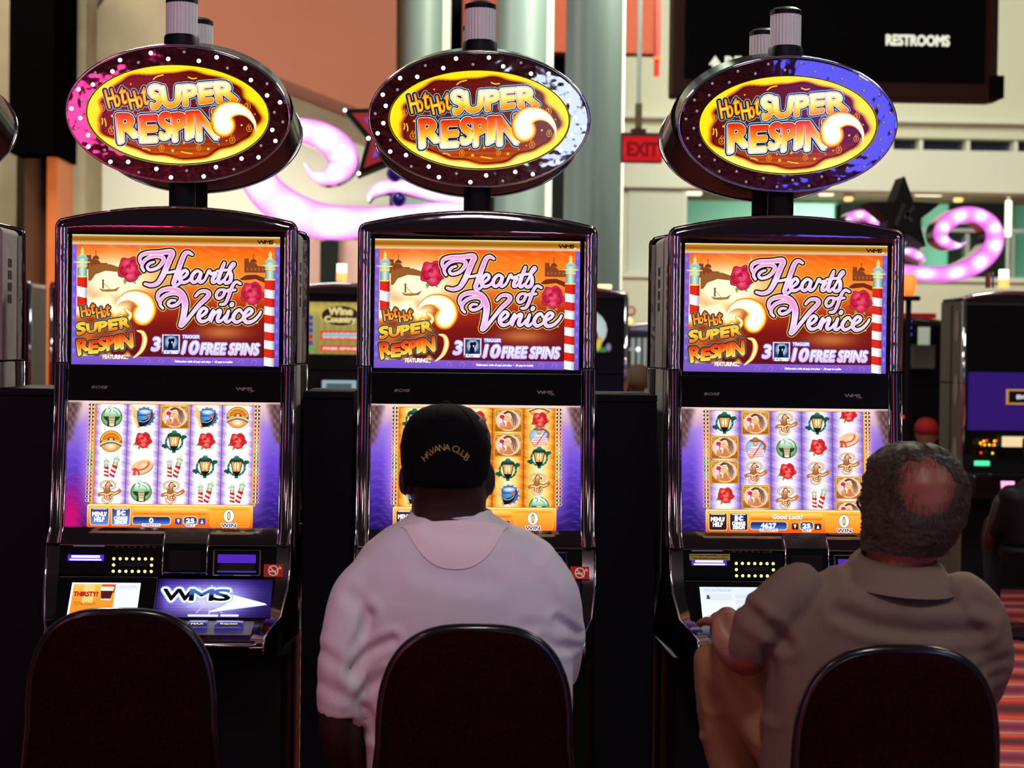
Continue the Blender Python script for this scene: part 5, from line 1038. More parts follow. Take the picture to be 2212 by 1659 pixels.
def star(c0, R, Yq, rot, label, lit):
    q = at(c0[0], c0[1], Yq); o = empty('star_sign', q, label, 'star sign', 'five-pointed star signs'); k = (Yq+5)/F; R *= k
    def pts(r): return [((r if i % 2 == 0 else r*(.5 if lit else .42))*math.cos(math.radians(rot+36*i)), (r if i % 2 == 0 else r*(.5 if lit else .42))*math.sin(math.radians(rot+36*i))) for i in range(10)]
    stand(o, 0, 0, .33)
    G().prism(pts(R), 'y', 0, .28).build('body', mat('star_body', rgb(10, 5, 9), .5, spec=.15), o)
    if lit:
        G().prism(pts(R*.82), 'y', -.02, .01).build('red_band', mat('star_red', rgb(120, 12, 16), .4, emit=rgb(130, 10, 14), es=.8), o); G().prism(pts(R*.6), 'y', -.035, .01).build('purple_heart', mat('star_purple', rgb(110, 50, 160), .4, emit=rgb(120, 60, 170), es=.7), o)
        for i in range(10):
            x, z = pts(R*.95)[i]; G().ball((x, -.02, z), .010, 8, 6).build('bulb', M_BULB, o, smooth=True)
    else:
        for dx, dz, w_, h_, r_ in ((-.12, 0, .05, .3, -20), (.12, .06, .05, .2, -40), (.12, -.05, .05, .16, 30)):
            g = G().box((-R*w_, -.012, -R*h_), (R*w_, .01, R*h_)); g.xf(Matrix.Translation((R*dx, 0, R*dz)) @ Matrix.Rotation(math.radians(-r_), 4, 'Y')); g.build('gold_stroke', mat('dull_gold', rgb(30, 20, 8), .6), o)
stand(*stand_later[0])
star((854, 287), 124, 9.6, 85, 'red and purple star with small bulbs, half hidden by the middle oval sign', True)
star((1953, 464), 84, 8.1, 90, 'plain black star in front of the gallery, right of the right oval sign', False)
def Z2(x, y, w_): return (1780+x/5.12, 380+y/5.12, w_/5.12)
c = at(2050, 550, 9.0); c2 = Vector((c.x, 9.0, c.z)); s2 = empty('scroll_sign', c2, 'glowing pink scroll sign with big curl, in front of the gallery at right', 'neon sign', 'glowing pink scroll signs')
scroll(s2, c2, [[Z2(*a) for a in ((600, 1020, 130), (900, 1060, 150), (1150, 1085, 160), (1400, 1080, 170), (1600, 1020, 190), (1760, 920, 200), (1870, 780, 200), (1890, 640, 190), (1830, 520, 180), (1700, 440, 165), (1540, 430, 165), (1380, 500, 170), (1300, 600, 160), (1300, 690, 140), (1390, 755, 105), (1490, 770, 60), (1555, 735, 8))],
    [Z2(*a) for a in ((225, 540, 10), (290, 460, 90), (400, 430, 105), (510, 460, 110), (580, 540, 110), (640, 640, 100))], [Z2(*a) for a in ((860, 830, 60), (960, 845, 95), (1050, 890, 90), (1095, 945, 30))]], 9.0, k_=1.08, pale=.5)
stand(s2, at(1880, 580, 9).x-c2.x, at(1990, 580, 9).z-c2.z)
px, py, r_ = Z2(905, 690, 36); q = at(px, py, 8.8); g = empty('blue_globe', q, 'dark blue globe at the foot of the black star', 'globe', 'dark blue globes on the scroll sign'); G().ball((0, 0, 0), r_*13.8/F, 20, 12).build('ball', bl, g, smooth=True); G().tube([(0, 0, 0), (0, .25, -.1)], .02, 8).build('stem', M_DCHROME, g)
# ------------------------------------------------------------------ machines in the next rows
def far_machine(px_left, top_row, Yq, label, kind, side=0, group='slot machines in the far rows'):
    s_ = (Yq+5)/F; w_ = .64; x0 = at(px_left, 750, Yq).x; zt = at(px_left+50, top_row, Yq).z
    r = empty('slot_machine', (x0+w_/2, Yq, 0), label, 'slot machine', group); h = w_/2
    G().box((-h, 0, 0), (h, .55, zt-.05), .01).build('body', mat('far_side_grey', rgb(94, 86, 74), .5) if side else M_MATTE, r)
    ar = [(h, zt-.06)]+[(h*(1-2*k/10), zt-.035*(1-2*k/10)**2) for k in range(11)]+[(-h, zt-.06)]
    G().prism(ar, 'y', -.02, .5).build('crown', M_DCHROME, r); G().tube([(a_, -.03, b_) for a_, b_ in ar], .014, 8).build('rim', M_EDGE, r, smooth=True)
    for sx in (-1, 1): G().tube([(sx*h, -.03, zt-.06), (sx*h, -.03, .9)], .016, 8).build('chrome_edge', M_EDGE, r, smooth=True)
    G().box((-h+.02, -.03, zt-.55), (h-.02, .01, zt-.08)).build('upper_bezel', M_BLACK, r)
    G().box((-h+.02, -.03, zt-1.05), (h-.02, .01, zt-.56)).build('lower_bezel', M_BLACK, r); G().box((-h, -.28, .62), (h, .0, .78), .02).build('button_deck', M_BLACK, r); G().box((-h+.01, -.02, .02), (h-.01, .005, zt-1.03)).build('belly_panel', M_MATTE, r)
    return r, zt, h, s_
GLOW = picmat('far_screen', .85)
def beacon(px, py0, py1, Yq, label, w_=22, top=(255, 250, 225), low=(255, 170, 80)):
    q = at(px, py1, Yq); k = (Yq+5)/F; H = (py1-py0)*k; o = empty('signal_lamp', q, label, 'signal lamp', 'lit signal lamps on far machines'); R = w_*k/2
    G().lathe([(R*1.05, 0), (R*1.05, H*.48)], (0, 0, 0), 16).build('orange_lens', mat('beacon_orange', (1, .6, .3), .4, emit=rgb(*low), es=1.5), o); G().lathe([(R, H*.5), (R, H)], (0, 0, 0), 16).build('white_lens', mat('beacon_white', (1, 1, .9), .4, emit=rgb(*top), es=1.8), o); return o
r, zt, h, s_ = far_machine(628, 614, 7.0, 'fruit slot machine with tan picture screen between the left and middle machines', 'wine')
p = Pic((0, 0, 150, 100), (-h+.02, -.035, zt-.115), (2*h-.04, 0, 0), (0, 0, -.335), (0, -1, 0)); wine_art(p); p.build('picture_screen', GLOW, r)
q = at(695, 850, 6.97)-r.location; q2 = at(770, 822, 6.97)-r.location; g = G().box((q.x, -.04, q.z-.03), (q2.x, 0, q2.z), .006).build('status_display', mat('pale_display', rgb(150, 175, 180), .3, emit=rgb(140, 168, 175), es=.7), r); G().box((q.x+.03, -.046, q.z+.005), (q2.x-.03, -.03, q2.z-.02)).build('display_window', mat('grey_display', rgb(80, 100, 108), .3, emit=rgb(70, 95, 105), es=.6), g)
beacon(738, 570, 608, 7.1, 'lit white and orange signal lamp beside the left oval sign')
r, zt, h, s_ = far_machine(1138, 622, 7.0, 'dark slot machine with round picture between the middle and right machines', 'frog')
p = Pic((0, 0, 100, 100), (h-.32, -.036, zt-.12), (.26, 0, 0), (0, 0, -.31), (0, -1, 0)); p.rect(0, 0, 100, 100, (4, 4, 6)); p.ell(10, 48, 66, 46, (235, 245, 240), (190, 205, 205)); p.ell(14, 62, 40, 26, (60, 70, 60), (30, 34, 30)); p.rect(0, 84, 74, 94, (60, 140, 80))
for k in range(3): p.ell(24+k*16, 66+k*5, 7, 15, (250, 225, 60), (215, 170, 30), rot=12)
p.ell(80, 84, 8, 10, (170, 170, 190), (60, 60, 70)); p.build('picture_screen', GLOW, r); q = at(1306, 621, 7.0)-r.location; G().box((q.x-.045, -.03, q.z-.01), (q.x+.045, .03, q.z+.02), .008).build('top_lamp', mat('warm_top_lamp', (1, .9, .6), .4, emit=rgb(255, 235, 150), es=1.4), r)
r, zt, h, s_ = far_machine(2080, 632, 7.0, 'purple slot machine with dark upper screen and grey side at the right edge', 'purple', 1)
G().box((-h+.03, -.036, zt-.9), (h-.02, -.02, zt-.52)).build('purple_glass', mat('purple_glass', rgb(40, 18, 92), .15, emit=rgb(44, 20, 104), es=.75), r)
p = Pic((0, 0, 100, 60), (h-.36, -.037, zt-.63), (.36, 0, 0), (0, 0, -.10), (0, -1, 0)); p.rect(0, 0, 100, 60, (200, 150, 50)); p.rect(5, 7, 95, 53, (14, 8, 24)); p.text('BONUS', 20, 22, 80, 38, (220, 220, 230), ((2, (220, 220, 230)),)); p.build('gold_plaque', GLOW, r)
for i, (px, py, c) in enumerate(((2120, 961, 'r'), (2125, 953, 'y'), (2131, 952, 'r'), (2148, 953, 'y'), (2152, 952, 'r'), (2118, 957, 'y'), (2127, 961, 'y'), (2137, 961, 'y'), (2144, 962, 'r'), (2148, 961, 'y'), (2119, 978, 'r'), (2144, 979, 'y'))):
    q = at(px, py, 6.9)-r.location; G().ball((q.x, -.1, q.z), .008, 8, 6).build('indicator', mat('ind_'+('red' if c == 'r' else 'amber'), (.5, .1, .05), .3, emit=rgb(255, 30, 20) if c == 'r' else rgb(255, 215, 40), es=1.6), r, smooth=True)
q = at(2122, 1001, 6.9)-r.location; g = G().box((q.x-.05, -.10, q.z-.016), (q.x+.05, -.08, q.z+.016), .006).build('ticket_light', mat('green_light', (.1, .5, .3), .3, emit=rgb(60, 235, 160), es=1.2), r)
q = at(2166, 943, 6.9)-r.location; q2 = at(2230, 966, 6.9)-r.location; G().box((q.x, -.1, q2.z), (q2.x, -.08, q.z), .004).build('small_screen', mat('cream_screen', (.7, .6, .4), .3, emit=rgb(225, 200, 150), es=.9), r)
for px, py, pw, ph, c in ((2165, 1040, 26, 60, (255, 160, 215)), (2178, 1118, 22, 10, (190, 90, 110))):
    q = at(px, py, 5.6)-r.location; q2 = at(px+pw, py+ph, 5.6)-r.location; g = G().prism([(q.x, q.z), (q2.x, q.z), (q2.x-.02, q2.z), (q.x+.015, q2.z)], 'y', q.y, q.y+.03); g.build('pink_accent', mat('pink_accent%d' % py, (.8, .4, .6), .3, emit=rgb(*c), es=1.3 if py < 1100 else .5), r)
q = [r.location*0+Vector((-h-.004, .14+.22*i, zt-.22-.42*j)) for i in (0,) for j in (0, 1, 2)]
for v in q: G().ball(v, .075, 14, 8, (.03, .7, 1.4)).build('side_vent', mat('vent_grey', rgb(150, 142, 126), .6), r, smooth=True)
G().box((-h-.004, .26, .2), (-h, .275, zt-.08)).build('side_seam', M_HOLE, r); G().box((-h-.003, .0, zt-.60), (-h, .55, zt-.59)).build('side_seam', M_HOLE, r)
beacon(2168, 582, 622, 7.1, 'lit white and orange signal lamp at the right edge'); o = empty('signal_lamp', at(2134, 622, 7.2), 'slim dark red signal lamp beside the lit one at the right edge', 'signal lamp'); k = 12/F; G().lathe([(6*k, 0), (6*k, 34*k)], (0, 0, 0), 12).build('red_lens', mat('dark_red_lens', rgb(110, 40, 36), .3), o); G().tube([(11*k, 0, 0), (11*k, 0, 36*k)], 2.5*k, 8).build('steel_rod', M_EDGE, o)
r, zt, h, s_ = far_machine(-120, 600, 9.0, 'dim grey machine glimpsed beside the wood column at the far left', 'x', 1)
r, zt, h, s_ = far_machine(112, 604, 8.5, 'black machine glimpsed just left of the leftmost lit slot machine', 'x')
# clutter of machines seen in the gap right of the right machine
r, zt, h, s_ = far_machine(1880, 688, 10.4, 'dark machine with blue lamps behind the right slot machine', 'x')
q = at(1972, 745, 10.2)-r.location; q2 = at(2020, 797, 10.2)-r.location; G().box((q.x, -.2, q2.z), (q2.x, -.02, q.z), .01).build('grey_panel', mat('mid_grey', rgb(96, 94, 86), .6), r)
q = at(1994, 706, 10.2)-r.location; q2 = at(2018, 745, 10.2)-r.location; G().box((q.x, -.06, q2.z), (q2.x, -.04, q.z)).build('lit_card', mat('lit_card', rgb(190, 195, 170), .4, emit=rgb(170, 180, 160), es=.6), r)
for px, py in ((1976, 693), (1976, 708), (1976, 722)): q = at(px, py, 10.2)-r.location; G().ball((q.x, -.06, q.z), .012, 8, 6).build('blue_lamp', mat('blue_lamp', (.1, .1, .5), .3, emit=rgb(90, 90, 230), es=1.2), r, smooth=True)
q = at(1959, 902, 10.2)-r.location; G().ball((q.x, -.08, q.z), .012, 8, 6).build('red_lamp', mat('red_point', (.5, .1, .1), .3, emit=rgb(255, 30, 20), es=1.6), r, smooth=True)
q = at(1958, 676, 10.5)-r.location; q2 = at(2022, 688, 10.5)-r.location; G().box((q.x, .1, q2.z), (q2.x, .3, q.z)).build('red_topper', mat('red_topper', rgb(150, 20, 20), .5, emit=rgb(150, 16, 18), es=.6), r)
c = at(1963, 640, 7.6); o = empty('flame_lamp', c, 'small orange glowing lamp just right of the right slot machine', 'lamp'); G().lathe([(.03, 0), (.045, .04), (.055, .10), (.035, .15)], (0, 0, 0), 14).build('glass', mat('flame_glass', (1, .4, .1), .4, emit=rgb(255, 110, 30), es=1.5), o, smooth=True); G().lathe([(.08, -.03), (.08, 0)], (0, 0, 0), 14).build('base', M_MATTE, o); G().tube([(0, 0, -c.z), (0, 0, -.03)], .02, 8).build('stem', M_MATTE, o)
# pale machine in the gap between the middle and right machines
r, zt, h, s_ = far_machine(1346, 700, 12.0, 'pale silver machine seen in the gap left of the right slot machine', 'x', 1)
for i in range(4): q = at(1352+13*i, 730, 11.9)-r.location; q2 = at(1358+13*i, 850, 11.9)-r.location; G().box((q.x, -.06, q2.z), (q2.x, -.03, q.z)).build('silver_strip', mat('silver_strip', rgb(190, 200, 196), .3, emit=rgb(120, 135, 130), es=.4), r)
for px in (1360, 1382): q = at(px, 755, 11.8)-r.location; G().ball((q.x, -.06, q.z), .02, 10, 6).build('white_lamp', mat('white_point', (.8, .8, .8), .3, emit=rgb(235, 245, 240), es=1.4), r, smooth=True)
q = at(1358, 694, 11.5); o = empty('globe_lamp', q, 'small warm globe lamp in the gap beside the right machine', 'lamp'); G().ball((0, 0, 0), .035, 14, 10).build('globe', mat('warm_globe', (1, .8, .5), .3, emit=rgb(255, 190, 90), es=1.8), o, smooth=True); G().tube([(0, 0, -.03), (0, 0, .03-q.z)], .012, 8).build('stem', M_MATTE, o); G().lathe([(.12, -q.z), (.12, .03-q.z), (.02, .05-q.z)], (0, 0, 0), 16).build('base', M_MATTE, o, auto=30)
q = at(1362, 672, 14); o = empty('round_wall_sign', q, 'small round red and white sign on the far wall', 'sign'); G().lathe([(.055, -.02), (.055, .02)], (0, 0, 0), 20, 'y').build('disc', mat('red_disc', rgb(150, 60, 50), .5), o); G().lathe([(.034, -.03), (.034, 0)], (0, 0, 0), 20, 'y').build('centre', mat('pale_disc', rgb(190, 150, 135), .5), o)

from mathutils import noise
# ------------------------------------------------------------------ casino chairs
M_FAB = mat('dark_red_fabric', rgb(38, 8, 8), .95, spec=.05, noise=(180, rgb(20, 4, 6), .14), bump=(300, .4, .002))
M_VINYL = mat('black_vinyl', (0.008, 0.007, 0.009), .22, spec=.6, coat=.2)
def chair(px_c, Yc, label, rz=0.0, zt=.978):
    x = at(px_c, 1400, Yc).x; r = empty('casino_chair', (x, Yc, 0), label, 'chair', 'high-backed casino chairs', rz)
    def outl(k=1.0, n=40):
        pts = []
        for i in range(n+1):
            t = i/n; a = PI*t; c, s_ = math.cos(a), math.sin(a); e = 2/2.9
            xx = .192*k*math.copysign(abs(c)**e, c); zz = (zt-.245)+.245*abs(s_)**e+(k-1)*.2*abs(s_)
            pts.append((xx, zz))
        return pts+[(-.215*k, .52), (.215*k, .52)]
    def curve(o): return -.03*(1-(o/.22)**2)          # the back is slightly dished
    n = len(outl()); rings = []
    for k, y in ((.86, -.034), (.95, -.030), (1.0, -.012), (1.0, .012), (.95, .030), (.86, .034)): rings.append([Vector((px, y+curve(px)+(pz-.5)*-.06, pz if k == 1 else pz*1.0)) for px, pz in outl(k)])
    G().loft(rings).build('backrest', M_FAB, r, smooth=True)
    o = outl(1.0)[:-2]; G().tube([(.214, curve(.214)-.0, .53)]+[(px, curve(px)+(pz-.5)*-.06, pz) for px, pz in o]+[(-.214, curve(.214)-.0, .53)], [.013]*(len(o)+2), 10).build('backrest_rim', M_VINYL, r, smooth=True)
    seat = []
    for z, k in ((.44, .9), (.45, 1.0), (.50, 1.02), (.525, .96), (.53, .85)): seat.append([Vector((.23*k*math.copysign(abs(math.cos(a))**.7, math.cos(a)), .21+.23*k*math.copysign(abs(math.sin(a))**.7, math.sin(a)), z)) for a in [2*PI*i/28 for i in range(28)]])
    G().loft(seat).build('seat', M_FAB, r, smooth=True)
    for sx in (-.12, .12): G().tube([(sx, .1, .45), (sx, -.02, .46), (sx, -.035, .56)], .018, 8).build('back_bracket', M_DCHROME, r, smooth=True)
    G().tube([(0, .2, .02), (0, .2, .45)], .04, 16).build('pedestal', M_DCHROME, r, smooth=True); G().lathe([(.24, 0), (.24, .015), (.08, .035), (.05, .06)], (0, .2, 0), 28).build('base', M_DCHROME, r, auto=30)
    return r
chair(268, -1.0, 'empty dark red chair standing in front of the left slot machine')
chair(1026, -1.17, 'dark red chair the man in the white T-shirt sits on', zt=.974)
chair(1932, -1.43, 'dark red chair the man in the taupe polo shirt sits on', zt=.978)

# ------------------------------------------------------------------ people
def fuse(g, voxel, name, m, parent, smooth_it=6, fn=None):
    "melt overlapping closed shapes into one continuous surface"
    me = bpy.data.meshes.new('tmp'); me.from_pydata([tuple(v) for v in g.v], [], g.f)
    bm = bmesh.new(); bm.from_mesh(me); bmesh.ops.recalc_face_normals(bm, faces=bm.faces); bm.to_mesh(me); bm.free()
    o = bpy.data.objects.new('tmp', me); COL.objects.link(o); md = o.modifiers.new('r', 'REMESH'); md.mode = 'VOXEL'; md.voxel_size = voxel
    sm = o.modifiers.new('s', 'SMOOTH'); sm.factor = .6; sm.iterations = smooth_it
    ev = o.evaluated_get(bpy.context.evaluated_depsgraph_get()); out = bpy.data.meshes.new_from_object(ev); bpy.data.objects.remove(o); bpy.data.meshes.remove(me)
    if fn:
        out.calc_loop_triangles(); nr = [v.normal.copy() for v in out.vertices]
        for v, n in zip(out.vertices, nr): v.co = fn(v.co.copy(), n)
    out.materials.clear(); out.materials.append(m); out.polygons.foreach_set('use_smooth', [True]*len(out.polygons)); out.name = name
    return new(name, out, parent)
def ring(cx, cy, cz, rx, ry, n=28, e=2.3, tilt=0.0, sl=0.0):
    out = []
    for k in range(n):
        a = 2*PI*k/n; c, s_ = math.cos(a), math.sin(a); x = rx*math.copysign(abs(c)**(2/e), c); y = ry*math.copysign(abs(s_)**(2/e), s_)
        out.append(Vector((cx+x, cy+y, cz+y*tilt+x*sl)))
    return out
def limb(g, pts, seg=14):
    "a tapering limb through (x, y, z, radius) joints with rounded ends"
    q = catmull(pts, 5); P = [Vector(a[:3]) for a in q]; R = [a[3] for a in q]
    d0 = (P[0]-P[1]).normalized(); d1 = (P[-1]-P[-2]).normalized(); r0, r1 = R[0], R[-1]
    P = [P[0]+d0*r0*.9, P[0]+d0*r0*.6]+P+[P[-1]+d1*r1*.6, P[-1]+d1*r1*.9]; R = [r0*.4, r0*.78]+R+[r1*.78, r1*.4]
    return g.tube(P, R, seg)
def hand(g, wrist, direc, palm_n, size=.085, curl=.5, thumb_side=1):
    "palm and five curled fingers"
    w0 = Vector(wrist); d = Vector(direc).normalized(); n = Vector(palm_n).normalized(); s_ = d.cross(n).normalized()*thumb_side
    limb(g, [(*(w0+s_*o*.6), .018) if False else (*(w0+s_*o*.5), .019) for o in (0,)]+[(*(w0+d*size*.5), .027), (*(w0+d*size*.9), .026)])
    for i, (o, ln) in enumerate(((.028, .068), (.010, .076), (-.009, .070), (-.027, .055))):
        b = w0+d*size*.85+s_*o; m1 = b+(d*math.cos(curl)+n*math.sin(curl))*ln*.5; t = m1+(d*math.cos(curl*2)+n*math.sin(curl*2))*ln*.5
        limb(g, [(*b, .0098), (*m1, .0088), (*t, .0072)], 10)
    b = w0+d*size*.25+s_*.026; limb(g, [(*b, .0125), (*(b+(d*.7+s_*.6+n*.2)*.035), .0105), (*(b+(d*.95+s_*.55+n*.4)*.06), .0085)], 10)
    return g
M_SHIRT = mat('white_tshirt', rgb(232, 224, 230), .92, bump=(420, .25, .001)); M_SKIN1 = mat('dark_skin', rgb(52, 28, 22), .5, noise=(60, rgb(44, 22, 18), .3)); M_CAP = mat('black_cap_cloth', (0.004, 0.004, 0.005), .9, spec=.08, bump=(500, .3, .001))
M_PANTS1 = mat('dark_trousers', rgb(22, 22, 30), .9)
def folds(lines):
    "creases pressed into the cloth: polylines in (x, z) with depth and width, on the back side"
    def f(co, n):
        if n.y < .3: 
            dd = 0.0
            for pts, depth, wd in lines:
                best = 9
                for (ax, az), (bx, bz) in zip(pts, pts[1:]):
                    vx, vz = bx-ax, bz-az; t = max(0, min(1, ((co.x-ax)*vx+(co.z-az)*vz)/max(vx*vx+vz*vz, 1e-9))); best = min(best, math.hypot(co.x-ax-vx*t, co.z-az-vz*t))
                dd += depth*math.exp(-(best/wd)**2)-depth*.55*math.exp(-((best-2.1*wd)/wd)**2)
            co = co-n*dd
        return co
    return f
def man_in_cap():
    Yt = -.90
    def A(px, py, Yq=Yt): return at(px, py, Yq)
    root = empty('person', (A(1000, 1500).x, Yt+.05, 0), 'seated man from behind in white T-shirt and black cap with gold lettering', 'person'); O = root.location
    g = G()
    rows = [(1104, 893, 1058, .062, .01), (1124, 872, 1090, .072, .005), (1146, 830, 1140, .085, 0), (1182, 785, 1196, .102, 0), (1235, 750, 1228, .118, 0), (1300, 742, 1238, .13, 0), (1390, 752, 1240, .135, 0), (1480, 772, 1240, .14, .0), (1580, 786, 1240, .15, .01), (1690, 790, 1236, .16, .03), (1760, 800, 1225, .15, .05)]
    R = []
    for py, xl, xr, dp, dy in rows: a, b = A(xl, py), A(xr, py); R.append(ring((a.x+b.x)/2-O.x, Yt+dy+.03-O.y, (a.z+b.z)/2-O.z, (b.x-a.x)/2, dp, 32, 2.4))
    g.loft(R)
    sl = [A(812, 1235), A(768, 1290), A(748, 1390, Yt-.02), A(741, 1490, Yt-.01), A(740, 1526, Yt)]
    limb(g, [(*(v-O), r) for v, r in zip(sl, (.050, .056, .058, .058, .058))], 18)
    sr = [A(1160, 1225), A(1200, 1290, Yt+.0), A(1205, 1390, Yt+.06), A(1196, 1450, Yt+.12)]
    limb(g, [(*(v-O), r) for v, r in zip(sr, (.056, .056, .058, .058))], 18)
    def Q(px, py): v = A(px, py)-O; return (v.x, v.z)
    F_ = [([Q(800, 1320), Q(770, 1390), Q(765, 1450)], .008, .012), ([Q(765, 1440), Q(800, 1395), Q(850, 1370)], .011, .010), ([Q(790, 1480), Q(830, 1450), Q(870, 1440)], .008, .012), ([Q(775, 1500), Q(800, 1540), Q(805, 1580)], .006, .012), ([Q(930, 1140), Q(990, 1150), Q(1060, 1155)], .005, .012), ([Q(1060, 1115), Q(1120, 1150), Q(1160, 1190)], .004, .012), ([Q(920, 1225), Q(1000, 1240), Q(1060, 1245)], .0035, .02), ([Q(1200, 1330), Q(1225, 1350), Q(1245, 1370)], .007, .009), ([Q(1170, 1370), Q(1200, 1390), Q(1240, 1395)], .006, .010), ([Q(1130, 1340), Q(1200, 1350)], .003, .012), ([Q(760, 1280), Q(790, 1310), Q(800, 1360)], .004, .014), ([Q(700, 1400), Q(735, 1420), Q(755, 1430)], .004, .012), ([Q(700, 1470), Q(740, 1490)], .003, .012)]
    fo = folds(F_)
    def sh(co, n):
        co = fo(co, n); a, b = Q(683, 1530)[1], 0
        if co.x < Q(765, 1400)[0] and co.z < a+.02: co.z = max(co.z, a-.012+.02*(co.x-Q(735, 1)[0]) * 0)   # straight sleeve hem
        return co
    shirt = fuse(g, .008, 't_shirt', M_SHIRT, root, 4, sh); shirt['label'] = 'white short-sleeved T-shirt, lavender in the light'
    # half-moon lining patch below the collar
    dg = bpy.context.evaluated_depsgraph_get(); T = BVHTree.FromPolygons([v.co for v in shirt.data.vertices], [p.vertices for p in shirt.data.polygons])
    V = []; Fc = []; nu, nv = 22, 12
    for j in range(nv+1):
        for i in range(nu+1):
            u = i/nu*2-1; v = j/nv; px = 983+(118-6*v)*u; top = 1122+16*u*u; bot = 1220-95*u*u*abs(u)**.5; py = top+(max(bot, top+1)-top)*v
            q = A(px, py)-O; h = T.ray_cast(Vector((q.x, -2, q.z)), Vector((0, 1, 0))); V.append((h[0]+h[1]*.0028) if h[0] else Vector((q.x, Yt-.07-O.y, q.z)))
    for j in range(nv):
        for i in range(nu): Fc.append([j*(nu+1)+i, j*(nu+1)+i+1, (j+1)*(nu+1)+i+1, (j+1)*(nu+1)+i])
    mk('neck_lining', V, Fc, mat('lining_cloth', rgb(250, 232, 234), .9), shirt, True)
    # collar band and sleeve hem
    col = [Vector((v.x, v.y, v.z)) for v in ring(A(975, 1106).x-O.x, Yt+.035-O.y, A(975, 1110).z-O.z, .088, .069, 30, 2.2, .1)]; G().tube(col, .0045, 8, closed=True).build('collar', M_SHIRT, shirt, smooth=True)
    # skin: head, neck, arms and hands in one surface
    g = G(); k = 1.0
    hc = A(963, 985, Yt-.0)-O
    g.loft([[c_+(v-c_)*.82 for v in r_] for r_ in R[2:] for c_ in [sum(r_, Vector())/len(r_)]])
    limb(g, [(*(v-O), .04) for v in sl]); limb(g, [(*(v-O), .04) for v in sr])
    g.loft([ring(hc.x+.008, hc.y+.01+dy, (A(963, py)-O).z, w_, d_, 28, 2.2) for py, w_, d_, dy in ((1150, .088, .07, .02), (1105, .083, .068, .02), (1075, .084, .072, .015), (1045, .086, .085, .015), (1010, .090, .098, .02), (980, .094, .102, .02), (940, .092, .10, .02), (905, .078, .088, .02), (885, .05, .06, .02))])
    g.ball((hc.x, hc.y+.115, (A(963, 1045)-O).z), .05, 16, 10, (1, .8, 1)); limb(g, [(hc.x, hc.y+.12, (A(963, 1005)-O).z, .013), (hc.x, hc.y+.14, (A(963, 1030)-O).z, .017)])   # jaw and nose
    for sx, px in ((-1, 869), (1, 1062)):
        e = A(px, 1038)-O; g.ball((e.x, e.y+.02, e.z), .033, 14, 10, (.28, .55, 1.0)); g.ball((e.x-sx*.006, e.y+.02, e.z-.024), .014, 10, 8, (.5, .6, 1))
    la = [A(735, 1500, Yt-.01), A(737, 1600, Yt+.02), A(770, 1660, Yt+.16), A(815, 1640, Yt+.30)]
    limb(g, [(*(v-O), r) for v, r in zip(la, (.05, .046, .042, .030))]); hand(g, la[-1]-O, (.4, 1, .05), (0, 0, -1), .08, .4, 1)
    ra = [A(1205, 1400, Yt+.06), A(1180, 1500, Yt+.14), A(1120, 1500, Yt+.30), A(1085, 1470, Yt+.40)]
    limb(g, [(*(v-O), r) for v, r in zip(ra, (.048, .046, .040, .029))]); hand(g, ra[-1]-O, (-.3, 1, .05), (0, 0, -1), .08, .4, -1)
    body = fuse(g, .006, 'body', M_SKIN1, root, 3); body['label'] = 'dark-skinned neck, ears and arms'
    # cap
    g = G(); z = lambda py: (A(963, py)-O).z; cap = []
    for py, w_, d_ in ((1050, .089, .098), (1030, .094, .106), (1000, .0995, .111), (965, .1015, .111), (930, .095, .104), (902, .080, .088), (884, .056, .062), (875, .03, .035), (872, .006, .006)): cap.append(ring(hc.x, hc.y+.024, z(py), w_, d_, 36, 2.15))
    cp = G().loft(cap).build('cap', M_CAP, root, smooth=True); cp['label'] = 'black baseball cap'
    G().ball((hc.x, hc.y+.024, z(871)), .008, 12, 8, (1, 1, .6)).build('cap_button', M_CAP, cp, smooth=True)
    br = [Vector((hc.x+.085*math.cos(a), hc.y+.10+.10*math.sin(a), z(1020)-.03*math.sin(a))) for a in [PI*i/14 for i in range(15)]]; G().add(br+[v+Vector((0, 0, .005)) for v in br], [list(range(15)), [15+i for i in range(15)][::-1]]+[[i, (i+1) % 15, 15+(i+1) % 15, 15+i] for i in range(15)]).build('brim', M_CAP, cp)
    for k in range(6):
        a0 = PI*k/6*2+.26; ln = []
        for r_ in cap[1:-1]: c_ = sum(r_, Vector())/len(r_); i_ = int(a0/(2*PI)*36) % 36; ln.append(c_+(r_[i_]-c_)*1.004)
        G().tube(ln, .0012, 5).build('cap_seam', M_CAP, cp)
    bm = cp.data; T = BVHTree.FromPolygons([v.co for v in bm.vertices], [p.vertices for p in bm.polygons])
    def arc_text(tx, cx, cy, rx, ry, a0, a1, h):
        ws = [.62 if c == 'I' else (.5 if c == ' ' else 1) for c in tx]; tot = sum(ws); acc = 0
        for ch, w_ in zip(tx, ws):
            t = (acc+w_/2)/tot; acc += w_
            if ch == ' ': continue
            a = math.radians(a0+(a1-a0)*t); px, py = cx+rx*math.cos(a), cy-ry*math.sin(a); ta = math.atan2(ry*math.cos(a)*1, rx*math.sin(a)); U, Tt, E, asp = glyph(ch); wd = h*min(asp, 1.0)
            th = -(math.pi/2-a)*.62; V = []
            for u, v in U:
                x, y = (u-.5)*wd, (v-.5)*h; X, Y_ = px+x*math.cos(-th)-y*math.sin(-th), py+x*math.sin(-th)+y*math.cos(-th)
                q = A(X, Y_)-O; hh = T.ray_cast(Vector((q.x, -2, q.z)), Vector((0, 1, 0))); V.append(hh[0]+hh[1]*.0012 if hh[0] else Vector((q.x, hc.y-.085, q.z)))
            mk('letter', V, [list(t_) for t_ in Tt], mat('gold_thread', rgb(150, 118, 40), .5, emit=rgb(120, 92, 30), es=.25), cp, recalc=False)
